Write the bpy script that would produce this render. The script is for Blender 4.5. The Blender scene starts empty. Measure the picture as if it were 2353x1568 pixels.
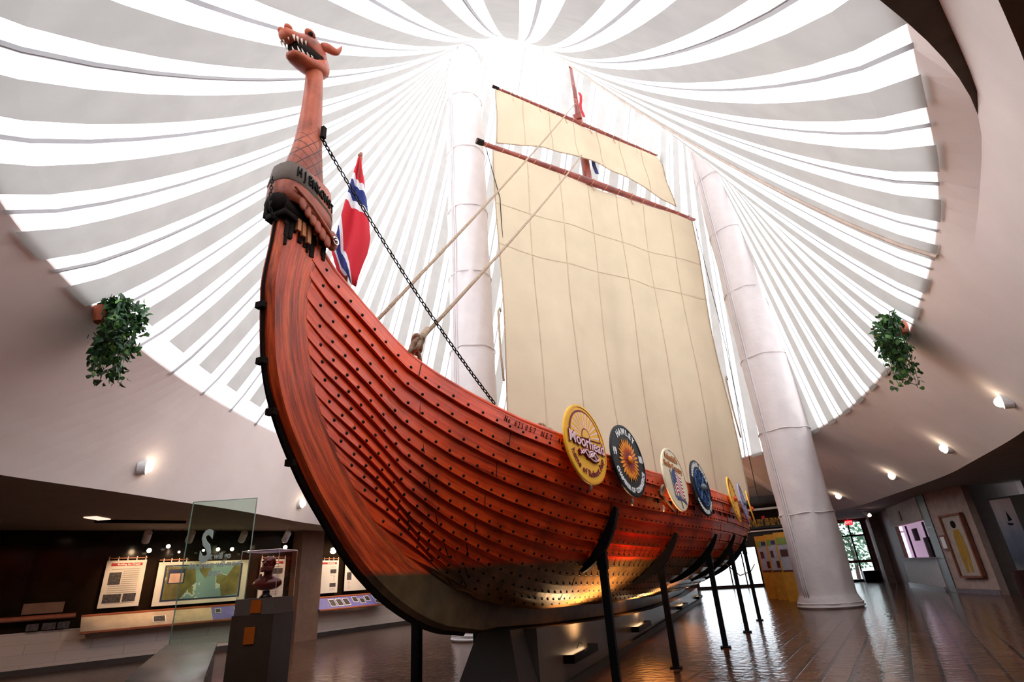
import bpy, math, random
import numpy as np
from mathutils import Vector, Matrix
random.seed(7)
sc = bpy.context.scene
COL = sc.collection
PI = math.pi

# ------------------------------------------------------------------ camera
cd = bpy.data.cameras.new('camera'); cam = bpy.data.objects.new('camera', cd); COL.objects.link(cam)
cd.lens = 1235.0/2353*36; cd.sensor_width = 36; cd.clip_end = 300; cd.clip_start = 0.05
Rm = Matrix(((0.917939, 0.210397, 0.336335), (0.391881, -0.348844, -0.851315), (-0.061786, 0.913258, -0.402668)))
cam.matrix_world = Matrix.Translation((0, 0, 1.28)) @ Rm.to_4x4()
sc.camera = cam
# ------------------------------------------------------------------ world, exposure
w = bpy.data.worlds.new('world'); sc.world = w; w.use_nodes = True
bg = w.node_tree.nodes['Background']
bg.inputs[0].default_value = (0.93, 0.95, 1.0, 1); bg.inputs[1].default_value = 5.4
sc.view_settings.view_transform = 'Standard'; sc.view_settings.look = 'None'
sc.view_settings.gamma = 1; sc.view_settings.exposure = 0.0
sc.cycles.diffuse_bounces = 5; sc.cycles.max_bounces = 10; sc.cycles.transmission_bounces = 8
sc.cycles.sample_clamp_indirect = 6

# ------------------------------------------------------------------ helpers
def V(*a): return Vector(a)

class MB:
    def __init__(s): s.v = []; s.f = []; s.uv = []; s.mi = []
    def face(s, idx, uv=None, m=0):
        s.f.append(tuple(idx)); s.uv.append(uv); s.mi.append(m)
    def add(s, vs, fs, m=0):
        b = len(s.v); s.v += [tuple(p) for p in vs]
        for f in fs: s.face([b+i for i in f], None, m)
        return b
    def quad(s, a, b, c, d, m=0, uv=None):
        k = len(s.v); s.v += [tuple(a), tuple(b), tuple(c), tuple(d)]
        s.face((k, k+1, k+2, k+3), uv or [(0, 0), (1, 0), (1, 1), (0, 1)], m)
    def box(s, c, d, rz=0, M=None, m=0):
        c = Vector(c); hx, hy, hz = d[0]/2, d[1]/2, d[2]/2
        Mx = M if M else Matrix.Rotation(rz, 3, 'Z')
        vs = [c + Mx @ Vector((x*hx, y*hy, z*hz)) for x in (-1, 1) for y in (-1, 1) for z in (-1, 1)]
        s.add(vs, [(0, 1, 3, 2), (4, 6, 7, 5), (0, 4, 5, 1), (2, 3, 7, 6), (0, 2, 6, 4), (1, 5, 7, 3)], m)
    def tube(s, pts, r, n=8, m=0, cap=True):
        pts = [Vector(p) for p in pts]; rs = r if isinstance(r, (list, tuple)) else [r]*len(pts)
        b = len(s.v); ref = None; L = 0
        for i, p in enumerate(pts):
            t = (pts[min(i+1, len(pts)-1)] - pts[max(i-1, 0)])
            t = t.normalized() if t.length > 1e-9 else Vector((0, 0, 1))
            if ref is None: ref = Vector((0, 0, 1)) if abs(t.z) < .9 else Vector((1, 0, 0))
            a = (ref - t*ref.dot(t)).normalized(); ref = a; c = t.cross(a)
            for k in range(n):
                an = 2*PI*k/n; s.v.append(tuple(p + (a*math.cos(an) + c*math.sin(an))*rs[i]))
        for i in range(len(pts)-1):
            l = (pts[i+1]-pts[i]).length
            for k in range(n):
                k2 = (k+1) % n
                s.face((b+i*n+k, b+i*n+k2, b+(i+1)*n+k2, b+(i+1)*n+k), [(L, k/n), (L, (k+1)/n), (L+l, (k+1)/n), (L+l, k/n)], m)
            L += l
        if cap:
            s.face([b+k for k in range(n)][::-1], None, m); s.face([b+(len(pts)-1)*n+k for k in range(n)], None, m)
    def rings(s, rings, m=0, cap=True):
        b = len(s.v); n = len(rings[0])
        for r in rings: s.v += [tuple(p) for p in r]
        for i in range(len(rings)-1):
            for k in range(n):
                k2 = (k+1) % n
                s.face((b+i*n+k, b+i*n+k2, b+(i+1)*n+k2, b+(i+1)*n+k),
                       [(i*.2, k/n), (i*.2, (k+1)/n), (i*.2+.2, (k+1)/n), (i*.2+.2, k/n)], m)
        if cap:
            s.face([b+k for k in range(n)][::-1], None, m); s.face([b+(len(rings)-1)*n+k for k in range(n)], None, m)
    def sphere(s, c, r, n=8, m=0, sc3=(1, 1, 1)):
        R = []
        for i in range(1, n):
            th = PI*i/n
            R.append([Vector(c) + Vector((math.sin(th)*math.cos(2*PI*k/(n+4))*r*sc3[0], math.sin(th)*math.sin(2*PI*k/(n+4))*r*sc3[1], math.cos(th)*r*sc3[2])) for k in range(n+4)])
        s.rings(R[::-1], m)
    def grid(s, rows, m=0, uvs=None):
        b = len(s.v); n = len(rows[0])
        for r in rows: s.v += [tuple(p) for p in r]
        for i in range(len(rows)-1):
            for k in range(n-1):
                if uvs: uv = [uvs(i, k), uvs(i, k+1), uvs(i+1, k+1), uvs(i+1, k)]
                else: uv = [(i, k), (i, k+1), (i+1, k+1), (i+1, k)]
                s.face((b+i*n+k, b+i*n+k+1, b+(i+1)*n+k+1, b+(i+1)*n+k), uv, m)
    def cone(s, a, b, r1, r2=0.001, n=8, m=0): s.tube([a, b], [r1, r2], n, m)
    def build(s, name, mats, parent=None, smooth=False, loc=None):
        me = bpy.data.meshes.new(name); me.from_pydata(s.v, [], s.f)
        if not isinstance(mats, (list, tuple)): mats = [mats]
        for mm in mats: me.materials.append(mm)
        if any(x for x in s.mi): me.polygons.foreach_set('material_index', s.mi)
        if any(u is not None for u in s.uv):
            ul = me.uv_layers.new(name='UVMap'); li = 0; fl = []
            for f, u in zip(s.f, s.uv):
                for j in range(len(f)): fl += (u[j] if u else (0, 0))
            ul.data.foreach_set('uv', fl)
        if smooth: me.polygons.foreach_set('use_smooth', [True]*len(me.polygons))
        me.update()
        o = bpy.data.objects.new(name, me); COL.objects.link(o)
        if parent: o.parent = parent; o.matrix_parent_inverse = parent.matrix_world.inverted()
        return o

def pieces(mb, name, mats, parent, smooth=False):
    par = list(range(len(mb.v)))
    def fd(x):
        while par[x] != x: par[x] = par[par[x]]; x = par[x]
        return x
    for f in mb.f:
        for k in f[1:]: par[fd(k)] = fd(f[0])
    G = {}
    for i, f in enumerate(mb.f): G.setdefault(fd(f[0]), []).append(i)
    out = []
    for fs in G.values():
        m2 = MB(); mp = {}
        for i in fs:
            idx = []
            for k in mb.f[i]:
                if k not in mp: mp[k] = len(m2.v); m2.v.append(mb.v[k])
                idx.append(mp[k])
            m2.face(idx, mb.uv[i], mb.mi[i])
        out.append(m2.build(name, mats, parent, smooth))
    return out
def bevel(o, w=.01, seg=2):
    m = o.modifiers.new('bevel', 'BEVEL'); m.width = w; m.segments = seg; m.limit_method = 'ANGLE'; return o
def solid(o, t, off=-1):
    m = o.modifiers.new('solid', 'SOLIDIFY'); m.thickness = t; m.offset = off; return o
def subd(o, l=1):
    m = o.modifiers.new('sub', 'SUBSURF'); m.levels = l; m.render_levels = l; return o
def thing(name, label, cat, loc=(0, 0, 0), rz=0, group=None):
    o = bpy.data.objects.new(name, None); COL.objects.link(o); o.location = loc; o.rotation_euler = (0, 0, rz)
    o.matrix_world = Matrix.Translation(loc) @ Matrix.Rotation(rz, 4, 'Z')
    o['label'] = label; o['category'] = cat
    if group: o['group'] = group
    return o
def tag(o, label, cat, group=None, kind=None):
    o['label'] = label; o['category'] = cat
    if group: o['group'] = group
    if kind: o['kind'] = kind
    return o
def struct(o): o['kind'] = 'structure'; return o
def copy_tree(o, parent=None):
    c = o.copy(); COL.objects.link(c)
    if parent: c.parent = parent
    for ch in list(o.children): copy_tree(ch, c)
    return c

# ------------------------------------------------------------------ materials
def nt(name):
    m = bpy.data.materials.new(name); m.use_nodes = True; t = m.node_tree
    return m, t, t.nodes['Principled BSDF']
def N(t, ty, **k):
    n = t.nodes.new(ty)
    for a, b in k.items(): setattr(n, a, b)
    return n
def pm(name, col, rough=.6, metal=0, var=.12, scale=6, bump=.0, coat=0, emit=None, es=0, trans=0, spec=None):
    m, t, b = nt(name); L = t.links
    b.inputs['Roughness'].default_value = rough; b.inputs['Metallic'].default_value = metal
    b.inputs['Coat Weight'].default_value = coat; b.inputs['Transmission Weight'].default_value = trans
    if spec is not None: b.inputs['Specular IOR Level'].default_value = spec
    tc = N(t, 'ShaderNodeTexCoord'); no = N(t, 'ShaderNodeTexNoise'); no.inputs['Scale'].default_value = scale; no.inputs['Detail'].default_value = 5
    L.new(tc.outputs['Object'], no.inputs['Vector'])
    cr = N(t, 'ShaderNodeValToRGB'); e = cr.color_ramp.elements
    e[0].position = .3; e[1].position = .7
    e[0].color = (*[c*(1-var) for c in col], 1); e[1].color = (*[min(1, c*(1+var)) for c in col], 1)
    L.new(no.outputs['Fac'], cr.inputs['Fac']); L.new(cr.outputs['Color'], b.inputs['Base Color'])
    if bump:
        bp = N(t, 'ShaderNodeBump'); bp.inputs['Strength'].default_value = bump; bp.inputs['Distance'].default_value = .02
        L.new(no.outputs['Fac'], bp.inputs['Height']); L.new(bp.outputs['Normal'], b.inputs['Normal'])
    if emit: b.inputs['Emission Color'].default_value = (*emit, 1); b.inputs['Emission Strength'].default_value = es
    return m
def woodmat(name, dark, mid, light, rough=.3, coat=.35, su=1.3, sv=26, paint=None, pz=1.42, uv=True, stain=True, streak=False):
    m, t, b = nt(name); L = t.links
    tc = N(t, 'ShaderNodeTexCoord'); mp = N(t, 'ShaderNodeMapping'); mp.inputs['Scale'].default_value = (su, sv, sv if uv else su)
    L.new(tc.outputs['UV' if uv else 'Object'], mp.inputs['Vector'])
    n1 = N(t, 'ShaderNodeTexNoise'); n1.inputs['Scale'].default_value = 1; n1.inputs['Detail'].default_value = 8; n1.inputs['Roughness'].default_value = .65; n1.inputs['Distortion'].default_value = .6
    L.new(mp.outputs[0], n1.inputs['Vector'])
    cr = N(t, 'ShaderNodeValToRGB'); e = cr.color_ramp.elements; e[0].position = .27; e[0].color = (*dark, 1); e[1].position = .72; e[1].color = (*light, 1)
    x = e.new(.46); x.color = (*mid, 1)
    L.new(n1.outputs['Fac'], cr.inputs['Fac']); out = cr.outputs['Color']
    if stain:
        n2 = N(t, 'ShaderNodeTexNoise'); n2.inputs['Scale'].default_value = 2.3; n2.inputs['Detail'].default_value = 6
        if streak:
            m2 = N(t, 'ShaderNodeMapping'); m2.inputs['Scale'].default_value = (.75, 5.5, 1); L.new(tc.outputs['UV'], m2.inputs['Vector']); L.new(m2.outputs[0], n2.inputs['Vector']); n2.inputs['Detail'].default_value = 9; n2.inputs['Roughness'].default_value = .7
        else: L.new(tc.outputs['Object'], n2.inputs['Vector'])
        c2 = N(t, 'ShaderNodeValToRGB'); q = c2.color_ramp.elements; q[0].position = .34 if streak else .30; q[0].color = (.16, .12, .14, 1) if streak else (.35, .3, .3, 1); q[1].position = .56 if streak else .52; q[1].color = (1, 1, 1, 1)
        L.new(n2.outputs['Fac'], c2.inputs['Fac'])
        mx = N(t, 'ShaderNodeMix', data_type='RGBA', blend_type='MULTIPLY'); mx.inputs[0].default_value = .9 if streak else .65
        L.new(out, mx.inputs[6]); L.new(c2.outputs['Color'], mx.inputs[7]); out = mx.outputs[2]
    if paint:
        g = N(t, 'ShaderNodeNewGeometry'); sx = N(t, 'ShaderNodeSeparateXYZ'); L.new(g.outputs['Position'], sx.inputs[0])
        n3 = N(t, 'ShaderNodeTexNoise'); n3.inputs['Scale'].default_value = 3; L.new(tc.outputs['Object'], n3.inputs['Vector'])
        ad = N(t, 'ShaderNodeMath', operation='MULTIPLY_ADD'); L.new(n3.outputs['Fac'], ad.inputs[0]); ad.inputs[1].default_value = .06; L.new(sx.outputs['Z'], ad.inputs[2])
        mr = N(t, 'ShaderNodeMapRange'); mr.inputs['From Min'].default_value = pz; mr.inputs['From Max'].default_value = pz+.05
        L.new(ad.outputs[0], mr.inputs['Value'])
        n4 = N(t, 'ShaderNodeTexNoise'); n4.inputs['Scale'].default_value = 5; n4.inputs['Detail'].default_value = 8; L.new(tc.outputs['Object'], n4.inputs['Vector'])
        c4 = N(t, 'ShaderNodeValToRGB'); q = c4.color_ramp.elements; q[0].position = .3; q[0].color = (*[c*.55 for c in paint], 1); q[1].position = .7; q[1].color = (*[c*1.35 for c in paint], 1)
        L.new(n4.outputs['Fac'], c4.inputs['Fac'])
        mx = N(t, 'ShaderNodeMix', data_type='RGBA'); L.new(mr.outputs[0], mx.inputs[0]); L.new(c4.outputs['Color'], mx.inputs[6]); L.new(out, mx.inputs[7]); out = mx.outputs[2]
    L.new(out, b.inputs['Base Color'])
    b.inputs['Roughness'].default_value = rough; b.inputs['Specular IOR Level'].default_value = .3; b.inputs['Coat Weight'].default_value = coat; b.inputs['Coat Roughness'].default_value = .12
    bp = N(t, 'ShaderNodeBump'); bp.inputs['Strength'].default_value = .35; bp.inputs['Distance'].default_value = .006
    L.new(n1.outputs['Fac'], bp.inputs['Height']); L.new(bp.outputs['Normal'], b.inputs['Normal'])
    return m
def cloth(name, col, tr=.5, bump=0, scale=3, rough=.9):
    m, t, b = nt(name); L = t.links; t.nodes.remove(b)
    o = t.nodes['Material Output']; d = N(t, 'ShaderNodeBsdfDiffuse'); s = N(t, 'ShaderNodeBsdfTranslucent'); mx = N(t, 'ShaderNodeMixShader')
    tc = N(t, 'ShaderNodeTexCoord'); no = N(t, 'ShaderNodeTexNoise'); no.inputs['Scale'].default_value = scale; no.inputs['Detail'].default_value = 3
    L.new(tc.outputs['Object'], no.inputs['Vector'])
    cr = N(t, 'ShaderNodeValToRGB'); e = cr.color_ramp.elements; e[0].position = .3; e[1].position = .7
    e[0].color = (*[c*.95 for c in col], 1); e[1].color = (*[min(.97, c*1.03) for c in col], 1)
    L.new(no.outputs['Fac'], cr.inputs['Fac'])
    L.new(cr.outputs['Color'], d.inputs['Color']); L.new(cr.outputs['Color'], s.inputs['Color'])
    if bump:
        bp = N(t, 'ShaderNodeBump'); bp.inputs['Strength'].default_value = bump; bp.inputs['Distance'].default_value = .05
        L.new(no.outputs['Fac'], bp.inputs['Height'])
        L.new(bp.outputs['Normal'], d.inputs['Normal']); L.new(bp.outputs['Normal'], s.inputs['Normal'])
    mx.inputs[0].default_value = tr; L.new(d.outputs[0], mx.inputs[1]); L.new(s.outputs[0], mx.inputs[2]); L.new(mx.outputs[0], o.inputs['Surface'])
    return m
def emat(name, col, st):
    m, t, b = nt(name); b.inputs['Base Color'].default_value = (*col, 1); b.inputs['Emission Color'].default_value = (*col, 1); b.inputs['Emission Strength'].default_value = st
    return m

M = {}
M['plaster'] = pm('plaster', (.86, .765, .715), .75, var=.03, scale=1.5, bump=.08)
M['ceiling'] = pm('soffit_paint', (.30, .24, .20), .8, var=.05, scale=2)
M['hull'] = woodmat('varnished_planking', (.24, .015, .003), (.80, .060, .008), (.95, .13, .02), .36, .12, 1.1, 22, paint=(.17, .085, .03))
M['stem'] = woodmat('varnished_stem', (.13, .014, .004), (.74, .080, .017), (.92, .17, .04), .40, .10, .9, 16, paint=(.10, .065, .028), pz=1.38, streak=True)
M['carved'] = woodmat('carved_wood', (.14, .026, .011), (.38, .078, .034), (.54, .13, .06), .5, .1, 3, 3, uv=False)
M['spar'] = woodmat('spar_wood', (.07, .012, .008), (.20, .035, .02), (.32, .07, .04), .4, .2, 1, 10)
M['black'] = pm('black_steel', (.004, .004, .005), .55, 0, .2, spec=.15)
M['iron'] = pm('rivet_iron', (.010, .006, .005), .6, 0, spec=.2)
M['char'] = pm('charred_wood', (.014, .008, .006), .8, bump=.4, spec=.1)
M['grime'] = pm('dark_stained_band', (.10, .065, .045), .7, bump=.3, scale=20)
M['white_membrane'] = cloth('white_membrane', (.93, .93, .94), .78)
M['strip'] = cloth('grey_liner_fabric', (.43, .415, .39), .30)
M['seam'] = cloth('seam_tape', (.40, .39, .39), .3)
M['wrap'] = cloth('wrap_fabric', (.74, .68, .67), .18, .5, 2.5)
M['sail'] = cloth('sail_canvas', (.56, .46, .325), .12, .25, 1.2)
M['rope'] = woodmat('rope_fibre', (.16, .10, .06), (.34, .24, .16), (.5, .38, .27), .9, 0, 60, 2, stain=False)
M['white'] = pm('white_paint', (.8, .8, .8), .5)
M['letter_white'] = pm('letter_white', (.95, .94, .92), .5)
M['letter_black'] = pm('letter_black', (.006, .004, .004), .7, spec=.1)
M['glass'] = None
def glassmat(name, col, rough=0.0, mixf=.85, gl=.5):
    m, t, b = nt(name); L = t.links; t.nodes.remove(b); o = t.nodes['Material Output']
    tr = N(t, 'ShaderNodeBsdfTransparent'); tr.inputs[0].default_value = (*col, 1)
    g = N(t, 'ShaderNodeBsdfGlossy'); g.inputs['Roughness'].default_value = rough; g.inputs['Color'].default_value = (.9, .95, .93, 1)
    fr = N(t, 'ShaderNodeLayerWeight'); fr.inputs[0].default_value = .5
    pw_ = N(t, 'ShaderNodeMath', operation='POWER'); L.new(fr.outputs['Facing'], pw_.inputs[0]); pw_.inputs[1].default_value = 4.5
    ma_ = N(t, 'ShaderNodeMath', operation='MULTIPLY_ADD'); L.new(pw_.outputs[0], ma_.inputs[0]); ma_.inputs[1].default_value = .75; ma_.inputs[2].default_value = .035
    mx = N(t, 'ShaderNodeMixShader'); L.new(ma_.outputs[0], mx.inputs[0]); L.new(tr.outputs[0], mx.inputs[1]); L.new(g.outputs[0], mx.inputs[2])
    L.new(mx.outputs[0], o.inputs['Surface']); return m
M['glass'] = glassmat('green_tinted_glass', (.80, .90, .84))
M['clear'] = glassmat('clear_acrylic', (.95, .95, .95))
M['pane'] = glassmat('window_glass', (.9, .93, .95))

# ------------------------------------------------------------------ text
def text_parts(string, size, ext=.003, spacing=1.0, align='CENTER', bold=0):
    cu = bpy.data.curves.new('lettering', 'FONT'); cu.body = string; cu.size = size; cu.extrude = ext; cu.align_x = align; cu.align_y = 'CENTER'
    cu.space_character = spacing; cu.offset = bold; cu.resolution_u = 3
    o = bpy.data.objects.new('lettering', cu); COL.objects.link(o)
    dg = bpy.context.evaluated_depsgraph_get(); dg.update()
    me = bpy.data.meshes.new_from_object(o.evaluated_get(dg)); 
    vs = [v.co.copy() for v in me.vertices]; fs = [tuple(p.vertices) for p in me.polygons]
    bpy.data.objects.remove(o); bpy.data.curves.remove(cu); bpy.data.meshes.remove(me)
    return vs, fs
def put_text(mb, string, size, Mx, ext=.003, bold=0, spacing=1.0, sx=1.0, align='CENTER', m=0):
    vs, fs = text_parts(string, size, ext, spacing, align, bold)
    mb.add([Mx @ Vector((v.x*sx, v.y, v.z)) for v in vs], fs, m)
def arc_text(mb, string, size, Mx, r, a0, a1, inside=False, ext=.003, bold=0, sx=1.0, m=0):
    """letters from angle a0 to a1 (degrees, clockwise from the top of the disc)"""
    wd = [.62 if c in 'ijlI.' else .7 if c in 'tfr1' else 1.35 if c in 'mwMW' else .6 if c == ' ' else 1.0 for c in string]
    cum = [sum(wd[:i])+wd[i]/2 for i in range(len(wd))]
    for i, ch in enumerate(string):
        if ch == ' ': continue
        a = math.radians(a0 + (a1-a0)*(cum[i]-cum[0])/(cum[-1]-cum[0]))
        pos = Vector((math.sin(a)*r, math.cos(a)*r, 0))
        rot = -a if not inside else -a + PI
        put_text(mb, ch, size, Mx @ Matrix.Translation(pos) @ Matrix.Rotation(rot, 4, 'Z'), ext, bold, 1, sx, m=m)
def frame(c, n, up=(0, 0, 1)):
    n = Vector(n).normalized(); up = Vector(up); up = (up - n*up.dot(n)).normalized(); r = up.cross(n)
    return Matrix(((r.x, up.x, n.x, c[0]), (r.y, up.y, n.y, c[1]), (r.z, up.z, n.z, c[2]), (0, 0, 0, 1)))

# ------------------------------------------------------------------ room outlines
CEN = Vector((-3.3, 12.4))
def polar(ctrl, key=2):
    d = []
    for c in ctrl:
        x, y = c[0]-CEN.x, c[1]-CEN.y
        d.append((math.atan2(y, x), math.hypot(x, y), *(c[2:])))
    d.sort(); a = np.array([q[0] for q in d]); n = len(a)
    def cyc(col):
        v = np.array([q[col] for q in d])
        aa = np.concatenate([a-2*PI, a, a+2*PI]); vv = np.concatenate([v, v, v])
        # monotone cubic (PCHIP-like) for smooth outlines
        h = np.diff(aa); s = np.diff(vv)/h; mm = np.zeros(len(aa))
        for i in range(1, len(aa)-1):
            mm[i] = (s[i-1]*h[i]+s[i]*h[i-1])/(h[i]+h[i-1])
        def f(t):
            t = (t+PI) % (2*PI)-PI
            i = int(np.searchsorted(aa, t))-1; x = (t-aa[i])/h[i]
            return float((2*x**3-3*x**2+1)*vv[i]+(x**3-2*x**2+x)*h[i]*mm[i]+(-2*x**3+3*x**2)*vv[i+1]+(x**3-x**2)*h[i]*mm[i+1])
        return f
    fs = [cyc(1)] + [cyc(k) for k in range(2, len(d[0]))]
    return fs
O_pts = [(-5.8, 1.95), (-6.9, 3.25), (-8, 4.9), (-9, 6.9), (-10, 9.6), (-10.3, 13), (-9.8, 17), (-8, 20.8), (-5, 22.6), (-1.5, 22.6), (.8, 21.1), (2.2, 18.8), (3.15, 15), (3.3, 11.3), (3.05, 8.7), (2.75, 6.8), (2.38, 5.35), (2.03, 4.3), (1.75, 3.5), (.5, 1.6), (-1.5, .4), (-4, .7)]
K_pts = [(-8.47, 3.99), (-8.87, 6.23), (-9.6, 9.38), (-10.5, 13), (-10.2, 17.5), (-8.6, 21.8), (-5, 23.9), (-1.5, 23.9), (1.6, 22.4), (3.2, 20), (4.16, 17.3), (4.3, 14.78), (4.28, 12.63), (3.8, 9.76), (3.13, 6.83), (2.76, 5.66), (2.32, 4.4), (2.02, 3.86), (1.78, 3.5), (1.45, 3.06), (.3, 1.7), (-1.8, .3), (-4.5, .1), (-7, 1.6)]
W_pts = [(-8.47, 3.99), (-8.87, 6.23), (-9.6, 9.38), (-10.5, 13), (-10.2, 17.5), (-8.6, 21.8), (-5, 23.9), (-1.5, 23.9), (1.6, 22.4), (3.2, 20), (4.16, 17.3), (4.3, 14.78), (4.28, 12.63), (3.8, 9.76), (3.13, 6.83), (2.78, 5.66), (2.36, 4.4), (1.80, 3.22), (1.0, 1.7), (-.5, .1), (-3, -1), (-6, -.2), (-7.8, 1.8)]
L_pts = [(4.47, 11.4, 2.98), (4.8, 16.1, 2.98), (4.35, 21.8, 2.98), (3.2, 26.7, 2.98), (2.0, 28.0, 2.98), (1.6, 28.1, 4.0), (.8, 27.8, 4.0), (-2, 28.3, 4.0), (-6, 27, 4.0), (-8.6, 24.3, 2.98), (-10.8, 19.5, 2.98), (-11.2, 16, 2.98), (-11.2, 12.9, 2.98), (-9.9, 7.7, 2.98), (-9.4, 5.3, 2.98), (-9.2, 4.2, 2.98), (-7.8, 1.2, 2.98), (-5, -.9, 3.1), (-2, -.9, 3.3), (.6, .9, 3.66), (1.62, 2.54, 3.68), (1.88, 3.02, 3.68), (3.2, 6.2, 3.35), (4.1, 9.2, 3.02)]
fO = polar(O_pts)[0]; fK = polar(K_pts)[0]; fW = polar(W_pts)[0]; fL, fZ = polar(L_pts)
def sm(x, a, b): x = min(1, max(0, (x-a)/(b-a))); return x*x*(3-2*x)
def pt(f, a, z): r = f(a); return Vector((CEN.x+r*math.cos(a), CEN.y+r*math.sin(a), z))
ZO, ZK = 4.78, 4.48
NA = 240
ang = [-PI + 2*PI*i/NA for i in range(NA+1)]
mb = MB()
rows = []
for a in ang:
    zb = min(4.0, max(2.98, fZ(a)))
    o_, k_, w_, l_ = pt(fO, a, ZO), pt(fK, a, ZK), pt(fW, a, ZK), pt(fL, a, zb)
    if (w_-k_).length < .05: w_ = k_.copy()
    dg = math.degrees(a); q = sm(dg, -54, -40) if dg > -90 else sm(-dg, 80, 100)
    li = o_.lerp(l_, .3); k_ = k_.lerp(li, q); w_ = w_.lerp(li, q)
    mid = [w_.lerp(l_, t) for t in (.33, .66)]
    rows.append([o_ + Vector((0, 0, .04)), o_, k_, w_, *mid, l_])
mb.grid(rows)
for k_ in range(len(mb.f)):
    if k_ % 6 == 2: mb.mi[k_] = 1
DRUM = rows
ring = mb.build('wall_drum', [M['plaster'], pm('soffit_shade_paint', (.10, .08, .068), .85, spec=.1)], smooth=False); struct(ring)  # soffit faces get a darker colour that paints in the shade there
# low ceiling round the drum
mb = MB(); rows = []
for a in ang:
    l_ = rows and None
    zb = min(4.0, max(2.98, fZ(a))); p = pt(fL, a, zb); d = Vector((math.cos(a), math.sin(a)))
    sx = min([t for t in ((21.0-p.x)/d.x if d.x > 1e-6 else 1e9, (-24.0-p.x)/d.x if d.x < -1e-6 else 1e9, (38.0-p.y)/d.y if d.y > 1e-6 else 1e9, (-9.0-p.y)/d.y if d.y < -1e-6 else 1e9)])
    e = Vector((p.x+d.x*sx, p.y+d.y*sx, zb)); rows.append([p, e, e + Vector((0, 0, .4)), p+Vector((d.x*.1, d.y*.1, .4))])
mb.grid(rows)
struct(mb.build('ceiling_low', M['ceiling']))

# floor tiles
def floor_mat():
    m, t, b = nt('quarry_tile'); L = t.links
    tc = N(t, 'ShaderNodeTexCoord'); mp = N(t, 'ShaderNodeMapping'); mp.inputs['Rotation'].default_value = (0, 0, math.radians(-79)); mp.inputs['Scale'].default_value = (1, 1, 1)
    L.new(tc.outputs['Object'], mp.inputs['Vector'])
    br = N(t, 'ShaderNodeTexBrick'); br.inputs['Scale'].default_value = 1.0; br.inputs['Brick Width'].default_value = .58; br.inputs['Row Height'].default_value = .29
    br.inputs['Mortar Size'].default_value = .022; br.inputs['Color1'].default_value = (.085, .034, .018, 1); br.inputs['Color2'].default_value = (.15, .066, .036, 1); br.inputs['Mortar'].default_value = (.02, .013, .010, 1); br.offset = .5
    L.new(mp.outputs[0], br.inputs['Vector'])
    no = N(t, 'ShaderNodeTexNoise'); no.inputs['Scale'].default_value = 2.2; no.inputs['Detail'].default_value = 6; L.new(tc.outputs['Object'], no.inputs['Vector'])
    mx = N(t, 'ShaderNodeMix', data_type='RGBA', blend_type='MULTIPLY'); mx.inputs[0].default_value = .6; L.new(br.outputs['Color'], mx.inputs[6])
    cr = N(t, 'ShaderNodeValToRGB'); cr.color_ramp.elements[0].color = (.5, .5, .5, 1); cr.color_ramp.elements[0].position = .3; cr.color_ramp.elements[1].position = .65
    L.new(no.outputs['Fac'], cr.inputs['Fac']); L.new(cr.outputs['Color'], mx.inputs[7]); L.new(mx.outputs[2], b.inputs['Base Color'])
    b.inputs['Roughness'].default_value = .17
    ma = N(t, 'ShaderNodeMath', operation='MULTIPLY_ADD'); n2 = N(t, 'ShaderNodeTexNoise'); n2.inputs['Scale'].default_value = 9; L.new(tc.outputs['Object'], n2.inputs['Vector'])
    L.new(n2.outputs['Fac'], ma.inputs[0]); ma.inputs[1].default_value = .6; L.new(br.outputs['Fac'], ma.inputs[2])
    bp = N(t, 'ShaderNodeBump'); bp.invert = True; bp.inputs['Strength'].default_value = .9; bp.inputs['Distance'].default_value = .012
    L.new(ma.outputs[0], bp.inputs['Height']); L.new(bp.outputs['Normal'], b.inputs['Normal'])
    return m
mb = MB(); mb.box((-1.5, 14.5, -.1), (45, 47, .2)); struct(mb.build('floor', floor_mat()))

# ------------------------------------------------------------------ tent ceiling
ridge = [(-6.42, 13.05, 20.7), (-5.84, 13.45, 21.33), (-4.81, 14.17, 21.61), (-3.78, 14.89, 21.28), (-2.62, 15.7, 20.54), (-1.49, 16.48, 19.54), (-.38, 17.26, 18.56), (.75, 18.04, 17.71), (1.3, 18.42, 17.2)]
ridge = [Vector(p) for p in ridge]
def rp(u): i = min(int(u), len(ridge)-2); return ridge[i].lerp(ridge[i+1], u-i)
amap = [(-180, 0), (-110, 0), (-95, .9), (-80, 1.9), (-65, 2.8), (-38, 3.0), (-28, 5), (-12, 7), (5, 8), (62, 8), (100, 6), (150, 2), (180, 0)]
def apex(a):
    d = math.degrees((a+PI) % (2*PI)-PI)
    for (x0, u0), (x1, u1) in zip(amap, amap[1:]):
        if x0 <= d <= x1: return rp(u0+(u1-u0)*(d-x0)/(x1-x0))
    return rp(0)
def psag(a):
    d = math.degrees(a); return 1.11+.10*sm(d, -128, -98)*(1-sm(d, -62, -38))
def tent(a, s, drop=0):
    a = (a+PI) % (2*PI)-PI; o_ = pt(fO, a, ZO+.02); p = apex(a)
    r = o_.lerp(p, s); r.z = o_.z + (p.z-o_.z)*(s**psag(a)) - drop
    return r
dense = [-PI+2*PI*i/2400 for i in range(2401)]
arc = [0]
for i in range(2400): arc.append(arc[-1]+(pt(fO, dense[i+1], 0)-pt(fO, dense[i], 0)).length)
def ang_at(l):
    l = l % arc[-1]; return float(np.interp(l, arc, dense))
NS = 53; per = arc[-1]/NS; off0 = (float(np.interp(math.radians(-111.7), dense, arc))/per) % 1
SV = [i/28 for i in range(29)]
mb = MB()
mb.grid([[tent(a, s) for s in SV] for a in [dense[i] for i in range(0, 2401, 8)]])
tentob = struct(mb.build('ceiling', M['white_membrane'], smooth=True))
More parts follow.
